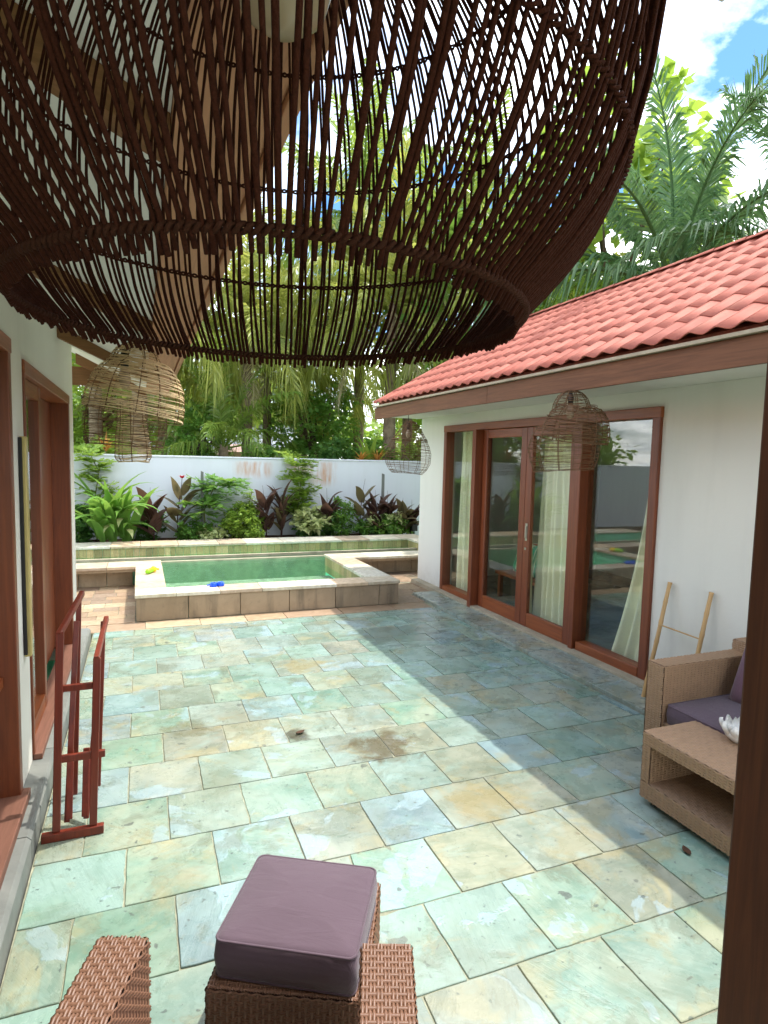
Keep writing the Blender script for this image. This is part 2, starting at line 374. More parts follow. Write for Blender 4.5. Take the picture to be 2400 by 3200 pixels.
M['soil'] = m_plain('dark_soil', S(66, 50, 36), 0.95, 0.4, 25, 0.1, 0.8)
M['grass'] = m_plain('rough_grass', S(92, 116, 48), 0.9, 0.35, 3, 0.1, 0.6)
M['trunk'] = m_stone('palm_bark', S(138, 122, 98), S(96, 82, 64), 7, 0.9)
M['trunk2'] = m_stone('tree_bark', S(96, 80, 62), S(66, 54, 42), 9, 0.9)
M['palm'] = m_leaf('palm_leaflet', (0.05, 0.12, 0.025, 1), (0.20, 0.29, 0.055, 1), 0.40, (0.55, 0.66, 0.10, 1), 0.25)
M['palmy'] = m_leaf('sunlit_palm_leaflet', (0.10, 0.16, 0.03, 1), (0.42, 0.44, 0.11, 1), 0.45, (0.78, 0.76, 0.16, 1), 0.28)
M['palmb'] = m_leaf('blue_green_palm_leaflet', (0.035, 0.10, 0.045, 1), (0.10, 0.19, 0.07, 1), 0.3, (0.2, 0.36, 0.12, 1), 0.3)
M['palmdry'] = m_leaf('dry_palm_leaflet', (0.34, 0.28, 0.15, 1), (0.46, 0.42, 0.24, 1), 0.3)
M['lf_lime'] = m_leaf('lime_leaf', (0.11, 0.22, 0.03, 1), (0.30, 0.43, 0.07, 1), 0.42, (0.55, 0.7, 0.09, 1))
M['lf_mid'] = m_leaf('mid_green_leaf', (0.04, 0.125, 0.025, 1), (0.14, 0.29, 0.055, 1), 0.45, (0.5, 0.72, 0.1, 1))
M['lf_dark'] = m_leaf('dark_green_leaf', (0.035, 0.11, 0.03, 1), (0.10, 0.22, 0.05, 1), 0.45, (0.3, 0.5, 0.09, 1))
M['lf_strap'] = m_leaf('strap_leaf_green', (0.09, 0.24, 0.045, 1), (0.21, 0.40, 0.08, 1), 0.4, (0.4, 0.55, 0.08, 1), 0.3)
M['lf_plum'] = m_leaf('plum_leaf', (0.045, 0.03, 0.025, 1), (0.11, 0.06, 0.045, 1), 0.3, (0.28, 0.13, 0.08, 1), 0.35)
M['lf_plum2'] = m_leaf('bronze_leaf', (0.11, 0.08, 0.05, 1), (0.17, 0.15, 0.07, 1), 0.35, (0.34, 0.24, 0.1, 1), 0.35)
M['lf_var'] = m_leaf('cream_green_leaf', (0.28, 0.36, 0.13, 1), (0.52, 0.54, 0.26, 1), 0.35)
M['lf_orange'] = m_leaf('orange_leaf', (0.45, 0.14, 0.04, 1), (0.62, 0.36, 0.08, 1), 0.35)
M['petal_red'] = m_leaf('red_petal', (0.35, 0.015, 0.03, 1), (0.5, 0.03, 0.05, 1), 0.3)
M['deadleaf'] = m_plain('dead_leaf', S(74, 48, 30), 0.8, 0.4, 40)
M['stem'] = m_plain('green_stem', S(96, 104, 52), 0.6, 0.25, 10)
M['stem_d'] = m_plain('plum_stem', S(70, 44, 44), 0.6, 0.25, 10)
M['post_grey'] = m_plain('weathered_grey_post', S(108, 110, 104), 0.8, 0.2, 9)
M['green_toy'] = m_plain('lime_toy_plastic', S(150, 214, 40), 0.35, 0.05)
M['yellow_toy'] = m_plain('yellow_toy_plastic', S(250, 214, 40), 0.35, 0.05)
M['blue_toy'] = m_plain('blue_toy_plastic', S(28, 84, 224), 0.3, 0.05)
M['floor_in'] = m_stone('indoor_floor_tile', S(118, 122, 108), S(98, 104, 92), 3, 0.25)
M['grey_roof'] = m_plain('grey_sheet_roof', S(140, 146, 154), 0.5, 0.12, 4)
M['pink_wall'] = m_plain('pink_wall_paint', S(196, 160, 152), 0.8, 0.1, 4)

def m_rooftile():
    t = NT('terracotta_tile'); v, oi = t.rndvec(); n1 = t.noise(v, 7, 5, 0.6); n2 = t.noise(v, 60, 3)
    pos = t.n('NewGeometry').outputs['Position']; w1 = t.noise(pos, 1.4, 5, 0.6); w2 = t.noise(t.map(pos, (0.6, 5, 0.6)), 1.2, 5, 0.65)
    c = t.mix(oi.outputs['Random'], S(158, 88, 72), S(178, 110, 92))
    c = t.mix(t.step(n1, 0.4, 0.75), c, S(150, 88, 74))
    c = t.mix(t.math('MULTIPLY', t.step(w1, 0.48, 0.72), 0.40), c, S(136, 84, 72))
    c = t.mix(t.math('MULTIPLY', t.step(w2, 0.55, 0.75), 0.35), c, S(190, 134, 112))
    c = t.mix(t.math('MULTIPLY', t.step(n2, 0.62, 0.75), 0.35), c, S(90, 60, 52))
    return t.pbr(c, 0.8, t.bump(n2, 0.2, 0.003), 0.25)
M['rtile'] = m_rooftile()
def m_stripe():
    t = NT('green_striped_cloth'); o = t.obj()
    wv = t.n('TexWave', {'Vector': o, 'Scale': 2.2, 'Distortion': 0.3}, bands_direction='Y').outputs['Fac']
    return t.pbr(t.ramp(wv, [(0.0, S(30, 120, 92)), (0.45, S(36, 132, 100)), (0.55, S(220, 214, 190)), (0.75, S(30, 110, 84)), (1.0, S(210, 206, 180))]), 0.9)
M['stripe'] = m_stripe()

# ================================================================== THE SETTING
g = MB(); g.box(-120, 140, -40, 220, -1.3, -1.2)
tag(g.build('ground', M['grass']), kind='structure')
garden = MB(); garden.box(-40, 60, 12.56, 90, -0.4, 0.25)
tag(garden.build('garden_ground', M['grass']), kind='structure')

# ---- patio of square slate flags, broken bond
patio = BX(-0.47, 3.93, -2.5, 6.785, -0.20, -0.007).build('patio', M['grout']); tag(patio, kind='structure')
PX, PY = 0.3855, 0.4005
fv = []
for k in range(8):
    m = MB(); a, b = PX / 2 - 0.0022, PY / 2 - 0.0022; q = []; NS = 7
    cs = [(-a, -b), (a, -b), (a, b), (-a, b)]
    for i in range(4):
        (x0, y0), (x1, y1) = cs[i], cs[(i + 1) % 4]; nx, ny = (y0 - y1), (x1 - x0); L_ = math.hypot(nx, ny); nx /= L_; ny /= L_
        for j in range(NS):
            t_ = j / NS; d_ = rnd.uniform(0, 0.0024) + (rnd.uniform(0.003, 0.008) if rnd.random() < 0.06 else 0) + (rnd.uniform(0.0, 0.006) if j == 0 else 0)
            q.append((x0 + (x1 - x0) * t_ + nx * d_, y0 + (y1 - y0) * t_ + ny * d_))
    m.prism([(x, y, -0.022) for x, y in q], (0, 0, 0.022)); fv.append(m.mesh('flagstone', M['flag'], 0.0022, False, None, 1))
MINT, GREY, SAGE, BLUE, OCH, TAN, CREAM = (0.35, 0.56, 0.46), (0.41, 0.49, 0.43), (0.38, 0.52, 0.43), (0.34, 0.50, 0.60), (0.46, 0.43, 0.30), (0.43, 0.46, 0.38), (0.49, 0.49, 0.41)
special = [((0.0, 4.78), BLUE), ((0.88, 4.40), BLUE), ((-0.2, 4.35), BLUE), ((-0.2, 3.55), BLUE), ((1.1, 2.8), BLUE), ((1.33, 2.36), BLUE), ((0.3, 2.36), BLUE), ((2.15, 2.36), BLUE),
           ((2.25, 3.15), BLUE), ((2.6, 2.36), GREY), ((0.05, 3.15), OCH), ((0.33, 3.15), TAN), ((0.87, 2.8), TAN), ((1.55, 3.55), OCH), ((1.3, 3.55), TAN), ((1.75, 3.15), OCH), ((1.55, 2.75), OCH),
           ((1.95, 2.75), CREAM), ((1.5, 2.36), OCH), ((1.9, 2.36), CREAM), ((2.15, 1.95), CREAM), ((0.5, 3.55), TAN), ((1.0, 3.95), TAN), ((1.3, 5.15), OCH), ((1.8, 5.55), CREAM), ((1.6, 5.0), TAN),
           ((0.35, 4.4), TAN), ((0.65, 3.95), CREAM), ((-0.1, 3.15), MINT), ((0.35, 2.75), MINT), ((-0.3, 2.75), MINT), ((1.1, 2.36), MINT), ((0.7, 2.0), SAGE), ((0.9, 4.8), MINT), ((1.7, 2.0), MINT)]
fr = random.Random(5)
for r_ in range(-11, 12):
    y0 = 2.155 + 0.4005 * r_; odd = (r_ % 2 != 0)
    yc, hh = y0 + PY / 2, PY
    y1 = y0 + PY
    if y0 > 6.7 or y1 < -2.4: continue
    sy_ = 1.0
    if y1 > 6.785: sy_ = (6.785 - y0) / PY; yc = (y0 + 6.785) / 2
    off = -0.08 if odd else 0.115
    # rows keep one joint at off + k*PX
    k0 = int(math.floor((-0.47 - off) / PX)); x = off + k0 * PX
    while x < 3.46:
        a, b = max(x, -0.465), min(x + PX, 3.455)
        if b - a > 0.03:
            o = inst('flagstone', fr.choice(fv), ((a + b) / 2, yc, fr.uniform(-0.0016, 0.0008)), patio,
                     (fr.uniform(-0.005, 0.005), fr.uniform(-0.005, 0.005), math.pi * fr.randint(0, 1)), ((b - a) / PX, sy_, 1))
            c = fr.choices([MINT, GREY, SAGE, BLUE, TAN, OCH, CREAM], [5.5, 3, 4.5, 0.9, 1.3, 0.2, 0.4])[0]
            best = min(special, key=lambda s_: (s_[0][0] - (a + b) / 2) ** 2 + (s_[0][1] - yc) ** 2)
            if abs(best[0][0] - (a + b) / 2) < 0.2 and abs(best[0][1] - yc) < 0.21: c = best[1]
            c = tuple(0.66 * p + 0.34 * q for p, q in zip(c, (0.40, 0.50, 0.42))); v_ = fr.uniform(0.84, 1.10)
            o.color = tuple(min(1, q * v_ * 0.60 * fr.uniform(0.96, 1.04)) for q in c) + (1,)
        x += PX

# ---- border slabs and step along the villa
border = BX(3.455, 3.85, -2.5, 7.55, -0.2, 0.0).build('border_strip', M['grout']); tag(border, kind='structure')
y = -2.4
while y < 7.5:
    e = min(y + 0.9, 7.54)
    BX(3.46, 3.80, y + 0.003, e - 0.003, 0.0, 0.035).build('border_slab', M['flag'], border, 0.004).color = (0.30, 0.34, 0.32, 1)
    y = e
tag(BX(3.803, 3.99, -2.5, 8.30, -0.1, 0.055).build('door_step', M['concrete']), kind='structure')

# ---- sandstone paving round the pool
paving = BX(-4.0, 6.0, 6.789, 9.18, -0.2, -0.009).build('pool_paving', M['grout']); tag(paving, kind='structure')
pv = [BX(-0.5, 0.5, -0.5, 0.5, -0.02, 0.0).mesh('paver', M['paver'], 0.004)]
WARM = [S(182, 158, 128), S(168, 142, 114), S(160, 136, 112), S(192, 172, 142), S(156, 136, 116), S(176, 150, 124)]
def pave(x0, x1, y0, y1, w_, h_):
    yy = y0
    while yy < y1 - 0.02:
        he = min(h_ * fr.uniform(0.85, 1.15), y1 - yy)
        if y1 - yy - he < 0.06: he = y1 - yy
        xx = x0
        while xx < x1 - 0.02:
            we = min(w_ * fr.uniform(0.7, 1.35), x1 - xx)
            if x1 - xx - we < 0.08: we = x1 - xx
            o = inst('paver', pv[0], (xx + we / 2, yy + he / 2, fr.uniform(-0.003, 0.001)), paving, (0, 0, 0), (we - 0.007, he - 0.007, 1))
            c = fr.choice(WARM); k = fr.uniform(0.8, 1.02); o.color = (c[0] * k, c[1] * k, c[2] * k, 1)
            xx += we
        yy += he
pave(-0.55, 3.42, 6.79, 7.09, 0.55, 0.3)
pave(-2.4, -0.07, 7.09, 9.17, 0.26, 0.2)
pave(-2.4, -0.55, 6.79, 7.09, 0.3, 0.3)
pave(3.09, 3.92, 7.09, 8.3, 0.42, 0.4)
pave(3.09, 5.0, 8.36, 9.17, 0.45, 0.4)

# ---- kerb along the bungalow
kerb = BX(-0.60, -0.49, -2.5, 6.6, -0.2, 0.10).build('kerb', M['grout']); tag(kerb, kind='structure')
for i in range(11):
    y0 = -2.4 + 0.9 * i
    if y0 > 6.4: break
    e = min(y0 + 0.9, 6.55)
    pr = [(-0.60, y0 + 0.003, -0.1), (-0.475, y0 + 0.003, -0.1), (-0.475, y0 + 0.003, 0.100), (-0.492, y0 + 0.003, 0.118), (-0.60, y0 + 0.003, 0.12)]
    m = MB(); m.prism(pr, (0, e - y0 - 0.006, 0)); m.build('kerb_slab', M['kerb'], kerb, 0.003)

# ================================================================== POOL
pool = thing('swimming_pool', 'raised tan stone swimming pool with sandstone coping and green water', 'pool', (1.5, 9, 0))
# outer face slabs (front, left flank, right flank, wings)
def face(pts0, pts1, z0, z1, th, joints):
    a, b = Vector(pts0), Vector(pts1); d = (b - a); L = d.length; d.normalize(); n = Vector((d.y, -d.x, 0))
    js = [0] + [q for q in joints if 0 < q < L] + [L]
    for p, q in zip(js, js[1:]):
        m = MB(); A = a + d * (p + 0.003); B = a + d * (q - 0.003)
        m.prism([(A.x, A.y, z0), (B.x, B.y, z0), (B.x, B.y, z1), (A.x, A.y, z1)], (-n.x * th, -n.y * th, 0))
        m.build('face_slab', M['poolface'], pool, 0.004)
face((-0.06, 7.10, 0), (3.08, 7.10, 0), 0.0, 0.262, 0.05, [0.55, 1.13, 1.71, 2.29, 2.87])
face((-0.06, 9.14, 0), (-0.06, 7.155, 0), 0.0, 0.262, 0.05, [0.6, 1.2])
face((3.08, 7.155, 0), (3.08, 9.14, 0), 0.0, 0.262, 0.05, [0.6, 1.2])
face((-3.0, 9.15, 0), (-0.115, 9.15, 0), 0.0, 0.262, 0.05, [0.5, 1.1, 1.7, 2.2, 2.55])
face((3.135, 9.15, 0), (5.4, 9.15, 0), 0.0, 0.262, 0.05, [0.45, 1.05, 1.7])
def core(*a): BX(*a).build('pool_wall', M['basin'], pool)
core(-0.005, 3.025, 7.155, 7.395, -0.62, 0.26)
core(-0.005, 0.235, 7.40, 9.36, -0.62, 0.26); core(2.765, 3.025, 7.40, 9.36, -0.62, 0.26)
core(-3.0, -0.01, 9.205, 9.36, -0.62, 0.26); core(3.03, 5.3, 9.205, 9.36, -0.62, 0.26)
core(-3.0, 5.3, 10.98, 11.5, -0.62, 0.26); core(4.94, 5.3, 9.365, 10.975, -0.62, 0.26)
BX(-3.0, 5.3, 7.1, 11.5, -1.1, -0.622).build('basin_floor', M['basin'], pool)
BX(0.3, 4.9, 10.55, 10.97, -0.62, -0.12).build('bench_step', M['basin'], pool)
# coping stones
COP = [S(226, 218, 196), S(212, 200, 176), S(218, 194, 164), S(200, 180, 158), S(230, 224, 206), S(208, 194, 170)]
cpm = BX(-0.5, 0.5, -0.5, 0.5, -0.038, 0.0).mesh('coping_stone', M['coping'], 0.006)
def cope(x0, x1, y0, y1, along, L):
    a0, a1 = (x0, x1) if along == 'x' else (y0, y1); p = a0
    while p < a1 - 0.01:
        q = min(p + L * fr.uniform(0.75, 1.2), a1)
        if a1 - q < 0.15: q = a1
        cx, wx = ((p + q) / 2, q - p - 0.005) if along == 'x' else ((x0 + x1) / 2, x1 - x0)
        cyy, wy = ((y0 + y1) / 2, y1 - y0) if along == 'x' else ((p + q) / 2, q - p - 0.005)
        o = inst('coping_stone', cpm, (cx, cyy, 0.302 + fr.uniform(-0.001, 0.001)), pool, (0, 0, 0), (wx, wy, 1))
        c = fr.choice(COP); k = fr.uniform(0.86, 1.0); o.color = (c[0] * k, c[1] * k, c[2] * k, 1)
        p = q
cope(-0.075, 3.095, 7.085, 7.425, 'x', 0.5)
cope(-0.075, 0.265, 7.43, 8.93, 'y', 0.42); cope(2.735, 3.095, 7.43, 8.93, 'y', 0.42)
cope(-3.0, 0.265, 8.935, 9.40, 'x', 0.6); cope(2.735, 5.3, 8.935, 9.40, 'x', 0.6)
cope(-3.0, 5.32, 10.945, 11.55, 'x', 0.6); cope(4.905, 5.32, 9.405, 10.94, 'y', 0.5)
# wall of the wings above the coping overhang is carried by slabs at 9.15; soffit strip
BX(-3.0, -0.08, 8.96, 9.145, 0.225, 0.262).build('coping_bed', M['poolface'], pool)
BX(3.1, 5.3, 8.96, 9.145, 0.225, 0.262).build('coping_bed', M['poolface'], pool)
# upright green stone tiles above the water line
GT = [S(206, 184, 132), S(190, 172, 118), S(178, 162, 112), S(212, 186, 140), S(172, 160, 112), S(198, 184, 130)]
ptm = BX(-0.5, 0.5, -0.006, 0.006, -0.5, 0.5).mesh('pool_tile', M['pooltile'], 0.002)
def ptiles(p0, p1, z0, z1, wd):
    a, b = Vector(p0), Vector(p1); d = b - a; L = d.length; d.normalize(); rz = math.atan2(d.y, d.x); s_ = 0
    while s_ < L - 0.01:
        w_ = min(wd * fr.uniform(0.8, 1.25), L - s_); c = a + d * (s_ + w_ / 2)
        o = inst('pool_tile', ptm, (c.x, c.y, (z0 + z1) / 2), pool, (0, 0, rz), (w_ - 0.004, 1, z1 - z0))
        k = fr.uniform(0.75, 1.0); cc = fr.choice(GT); o.color = (cc[0] * k, cc[1] * k, cc[2] * k, 1); s_ += w_
ptiles((-1.6, 10.972, 0), (4.93, 10.972, 0), 0.02, 0.262, 0.105)
ptiles((2.757, 9.36, 0), (2.757, 7.41, 0), 0.02, 0.262, 0.12)
ptiles((4.932, 10.96, 0), (4.932, 9.38, 0), 0.02, 0.262, 0.12)
for yy, zt in ((10.12, 0.158), (10.50, 0.168)):
    BX(-3.0, 4.92, yy, yy + 0.07, -0.62, zt).build('overflow_ledge', M['concrete'], pool, 0.006)
m = MB(); m.lathe([(0.0, 0.02), (0.13, 0.016), (0.15, 0.0)], 24, (2.55, 9.3, -0.62)); m.build('drain_cover', M['porcelain'], pool, 0, True)
wat = BX(-2.99, 5.0, 7.40, 10.985, 0.165, 0.170)
wm = MB(); wm.add([(0.22, 7.38, 0.128), (2.78, 7.38, 0.128), (2.78, 9.37, 0.128), (4.95, 9.37, 0.128), (4.95, 10.98, 0.128), (-3.0, 10.98, 0.128), (-3.0, 9.37, 0.128), (0.22, 9.37, 0.128)], [(0, 1, 2, 7), (7, 2, 3, 4, 5, 6)])
tag(wm.build('water', M['water']), kind='structure')

# ---- planting bed and garden wall
tag(BX(-6, 5.32, 11.555, 12.395, -0.3, 0.24).build('planting_bed', M['soil']), kind='structure')
gw = thing('garden_wall', 'white plastered garden wall with rusty stains behind the planting', 'wall', (1.5, 12.45, 0))
BX(-8, 9, 12.40, 12.55, -0.3, 1.79).build('wall_panel', M['whitewall'], gw)
BX(-8, 9, 12.385, 12.565, 1.793, 1.83).build('wall_cap', M['whitewall'], gw, 0.008)

# ================================================================== VILLA (right)
villa = thing('villa', 'white villa with red tiled roof and wide teak glass doors', 'house', (5.5, 4, 0))
XW = 3.93; Y0D, Y1D, ZD0, ZD1 = 3.774, 7.556, 0.05, 2.325
wl = MB()
wl.box(XW, XW + 0.16, -2.4, Y0D, 0.0, 2.72); wl.box(XW, XW + 0.16, Y1D, 8.345, 0.0, 2.72)
wl.box(XW, XW + 0.16, Y0D + 0.0005, Y1D - 0.0005, ZD1, 2.72)
wl.box(XW + 0.161, 7.35, 8.19, 8.343, 0, 2.72); wl.box(7.2, 7.35, -2.4, 8.185, 0, 2.72); wl.box(XW + 0.161, 7.195, -2.4, -2.25, 0, 2.72)
wl.build('wall', M['white'], villa)
gb = MB(); gb.prism([(3.93, 8.342, 2.722), (7.35, 8.342, 2.722), (5.65, 8.342, 3.85)], (0, -0.15, 0)); gb.build('gable', M['white'], villa)
BX(XW + 0.162, 7.195, -2.24, 8.185, 0.0, 0.06).build('floor', M['floor_in'], villa)
BX(XW + 0.162, 7.195, -2.24, 8.185, 2.60, 2.66).build('ceiling', M['ceil'], villa)
BX(3.215, 3.928, -2.6, 8.42, 2.47, 2.49).build('soffit', M['white'], villa)
f_ = BX(3.185, 3.212, 5.28, 8.38, 2.425, 2.590).build('fascia', M['fascia'], villa, 0.003)
BX(3.185, 3.212, 1.2, 5.276, 2.425, 2.593).build('fascia', M['fascia'], villa, 0.003)
BX(3.185, 3.212, -2.6, 1.196, 2.425, 2.593).build('fascia', M['fascia'], villa, 0.003)
BX(3.150, 3.214, -2.6, 8.385, 2.596, 2.618).build('drip_edge', M['concrete'], villa)
# roof deck + single tiles
E0, E1 = Vector((3.195, 0, 2.655)), Vector((5.65, 0, 4.09)); sv = (E1 - E0); SL = sv.length; sv.normalize(); nv = Vector((-sv.z, 0, sv.x))
dk = MB()
p0 = E0 + sv * 0.06 - nv * 0.06; p1 = E1 - nv * 0.06
dk.prism([(p0.x, -2.6, p0.z), (p1.x, -2.6, p1.z), (p1.x, -2.6, p1.z + 0.035), (p0.x, -2.6, p0.z + 0.035)], (0, 11.0, 0))
dk.prism([(5.652, -2.6, p1.z), (8.15, -2.6, p0.z), (8.15, -2.6, p0.z + 0.1), (5.652, -2.6, p1.z + 0.1)], (0, 11.0, 0))
roof = dk.build('roof', M['rtile'], villa)
bb = MB(); q0 = E0 + sv * 0.08; bb.prism([(q0.x, 8.405, q0.z - 0.17), (5.65, 8.405, 4.09 - 0.19), (5.65, 8.405, 4.09 - 0.03), (q0.x, 8.405, q0.z - 0.03)], (0, 0.025, 0)); bb.build('barge_board', M['fascia'], villa)
TW, NROW = 0.191, 8; TL = SL / NROW
def tile_mesh():
    m = MB(); nu = 9; rows = [(-0.014, 0.0), (TL * 0.5, -0.005), (TL + 0.03, -0.010)]
    th = 0.007; vs_ = []
    for (s_, dz) in rows:
        for i in range(nu):
            u = i / (nu - 1); yy = (u - 0.5) * (TW + 0.006)
            zz_ = 0.0145 * math.cos(2 * math.pi * u) + dz
            if u > 0.999: zz_ += 0.002
            vs_.append((s_, yy, zz_))
    n = len(vs_); vs_ += [(x, y, z - th) for x, y, z in vs_]; fs = []
    for r_ in range(2):
        for i in range(nu - 1):
            a = r_ * nu + i; fs.append((a, a + nu, a + nu + 1, a + 1)[::-1]); fs.append((n + a, n + a + nu, n + a + nu + 1, n + a + 1))
    for i in range(nu - 1): fs.append((i, i + 1, n + i + 1, n + i)[::-1])
    for r_ in range(2):
        fs.append((r_ * nu, (r_ + 1) * nu, n + (r_ + 1) * nu, n + r_ * nu)[::-1]); a = r_ * nu + nu - 1; fs.append((a, a + nu, n + a + nu, n + a))
    m.add(vs_, fs); return m
tmb = tile_mesh(); tme = tmb.mesh('roof_tile', M['rtile'], 0, True)
ang = -math.atan2(sv.z, sv.x)
NC = 37; y_far = 8.43
for c_ in range(NC):
    for r_ in range(NROW):
        p = E0 + sv * (TL * r_) + nv * (0.022 + fr.uniform(-0.002, 0.002)); yy = y_far - TW * (c_ + 0.5)
        inst('roof_tile', tme, (p.x, yy + fr.uniform(-0.002, 0.002), p.z), roof, (0, ang + fr.uniform(-0.008, 0.004), fr.uniform(-0.006, 0.006)))
rest = MB(); rm = Matrix.Rotation(ang, 4, 'Y')
for c_ in range(NC, 57):
    for r_ in range(NROW):
        p = E0 + sv * (TL * r_) + nv * 0.022; yy = y_far - TW * (c_ + 0.5)
        rest.add([rm @ Vector(q) + Vector((p.x, yy, p.z)) for q in tmb.v], tmb.f)
tag(rest.build('roof_tile_field', M['rtile'], roof, 0, True), kind='stuff')
rc = BX(-0.2, 0.2, 0, 0, 0, 0)
m = MB(); n_ = 10
for k in range(n_ + 1):
    a = math.pi * k / n_
    m.v += [(0.11 * math.cos(a), -0.19, 0.055 * math.sin(a)), (0.10 * math.cos(a), 0.19, 0.045 * math.sin(a))]
for k in range(n_): m.f.append((2 * k, 2 * k + 1, 2 * k + 3, 2 * k + 2)[::-1])
rcm = m.mesh('ridge_tile', M['rtile'], 0, True)
for i in range(30): inst('ridge_tile', rcm, (5.65, 8.24 - 0.36 * i, 4.085), roof)

# ---- teak doors
door = MB()
FX0, FX1 = 3.90, 4.03
def dpart(name, x0, x1, y0, y1, z0, z1, mat='wood_z', par=None, bev=0.006): return BX(x0, x1, y0, y1, z0, z1).build(name, M[mat], par or villa, bev)
dpart('door_frame', FX0, FX1, Y1D - 0.075, Y1D, ZD0, ZD1)
dpart('door_frame', FX0, FX1, Y0D, Y0D + 0.085, ZD0, ZD1)
dpart('door_frame', FX0 - 0.004, FX1, Y0D - 0.004, Y1D + 0.004, ZD1 - 0.085, ZD1 + 0.004, 'wood_y')
dpart('door_frame', FX0, FX1, Y0D + 0.09, 4.66, ZD0, ZD0 + 0.085, 'wood_y'); dpart('door_frame', FX0, FX1, 6.62, Y1D - 0.08, ZD0, ZD0 + 0.07, 'wood_y')
dpart('mullion', 3.80, FX1 + 0.01, 6.52, 6.60, ZD0 - 0.02, ZD1 - 0.087); dpart('mullion', 3.872, FX1 + 0.01, 4.675, 4.735, ZD0 - 0.02, ZD1 - 0.087)
def pane(x, y0, y1, z0, z1, par): BX(x, x + 0.006, y0, y1, z0, z1).build('pane', M['glass'], par)
pane(3.975, Y0D + 0.08, 4.67, ZD0 + 0.08, ZD1 - 0.08, villa); pane(3.975, 6.61, Y1D - 0.07, ZD0 + 0.065, ZD1 - 0.08, villa)
def leaf(y0, y1, x0, handle_y):
    x1 = x0 + 0.05
    lf = dpart('door_leaf', x0, x1, y0, y0 + 0.105, ZD0 + 0.005, ZD1 - 0.09)
    dpart('stile', x0, x1, y1 - 0.105, y1, ZD0 + 0.005, ZD1 - 0.09, 'wood_z', lf)
    dpart('rail', x0 + 0.002, x1 - 0.002, y0 + 0.106, y1 - 0.106, ZD0 + 0.005, ZD0 + 0.16, 'wood_y', lf); dpart('rail', x0 + 0.002, x1 - 0.002, y0 + 0.106, y1 - 0.106, ZD1 - 0.19, ZD1 - 0.09, 'wood_y', lf)
    pane(x0 + 0.022, y0 + 0.10, y1 - 0.10, ZD0 + 0.155, ZD1 - 0.185, lf)
    if handle_y:
        h = BX(x0 - 0.004, x0 - 0.001, handle_y - 0.018, handle_y + 0.018, 1.0, 1.19).build('handle', M['steel'], lf)
        BX(x0 - 0.02, x0 - 0.0045, handle_y - 0.006, handle_y + 0.006, 1.03, 1.16).build('handle', M['steel'], lf, 0.003)
        BX(x0 - 0.012, x0 - 0.001, handle_y - 0.012, handle_y + 0.012, 0.90, 0.925).build('key_plate', M['steel'], lf, 0.002)
leaf(5.60, 6.515, 3.905, None); leaf(4.76, 5.596, 3.905, 5.54)
# rooms' inside walls are the wall mesh; a dark rail for the curtains
m = MB(); m.tube([(4.12, 3.9, 2.27), (4.12, 7.5, 2.27)], 0.012, 8); tag(m.build('curtain_rail', M['black'], None, 0, True), 'dark curtain rail inside the villa above the glass doors', 'curtain rail')

def curtain(label, yt0, yt1, yb0, yb1, x=4.20, nf=7, amp=0.035, seed=0, z0=0.075, z1=2.26):
    r = random.Random(seed); m = MB(); nu, nz_ = nf * 10, 16; ph = r.uniform(0, 6); vs_ = []
    for j in range(nz_ + 1):
        t = j / nz_; z = z1 + (z0 - z1) * t; e = t ** 2.2
        a = yt0 + (yb0 - yt0) * e; b = yt1 + (yb1 - yt1) * e
        for i in range(nu + 1):
            u = i / nu
            xx = x + amp * (0.6 + 0.5 * t) * math.sin(2 * math.pi * nf * u + ph + 0.5 * math.sin(3 * t + i * 0.05)) + 0.012 * math.sin(17 * u + 3 * t)
            vs_.append((xx, a + (b - a) * u + 0.008 * math.sin(11 * u + 2 * t), z))
    n = len(vs_); vs_ += [(p[0] + 0.004, p[1], p[2]) for p in vs_]; fs = []
    for j in range(nz_):
        for i in range(nu):
            a = j * (nu + 1) + i; fs += [(a, a + 1, a + nu + 2, a + nu + 1), (n + a, n + a + nu + 1, n + a + nu + 2, n + a + 1)]
    m.add(vs_, fs); tag(m.build('curtain', M['curtain'], None, 0, True), label, 'curtain', 'cream curtains inside the villa')
curtain('cream curtain behind the far fixed pane of the villa doors', 7.38, 7.02, 7.40, 6.92, 4.10, 5, 0.035, 1)
curtain('thin cream curtain edge by the far sliding leaf', 5.80, 5.72, 5.78, 5.68, 4.10, 2, 0.03, 2)
curtain('wide cream curtain behind the near sliding leaf', 5.56, 5.05, 5.62, 4.98, 4.10, 6, 0.04, 3)
curtain('cream curtain flaring at the floor beside the nearest door jamb', 4.02, 3.80, 4.42, 3.84, 4.10, 4, 0.035, 4)

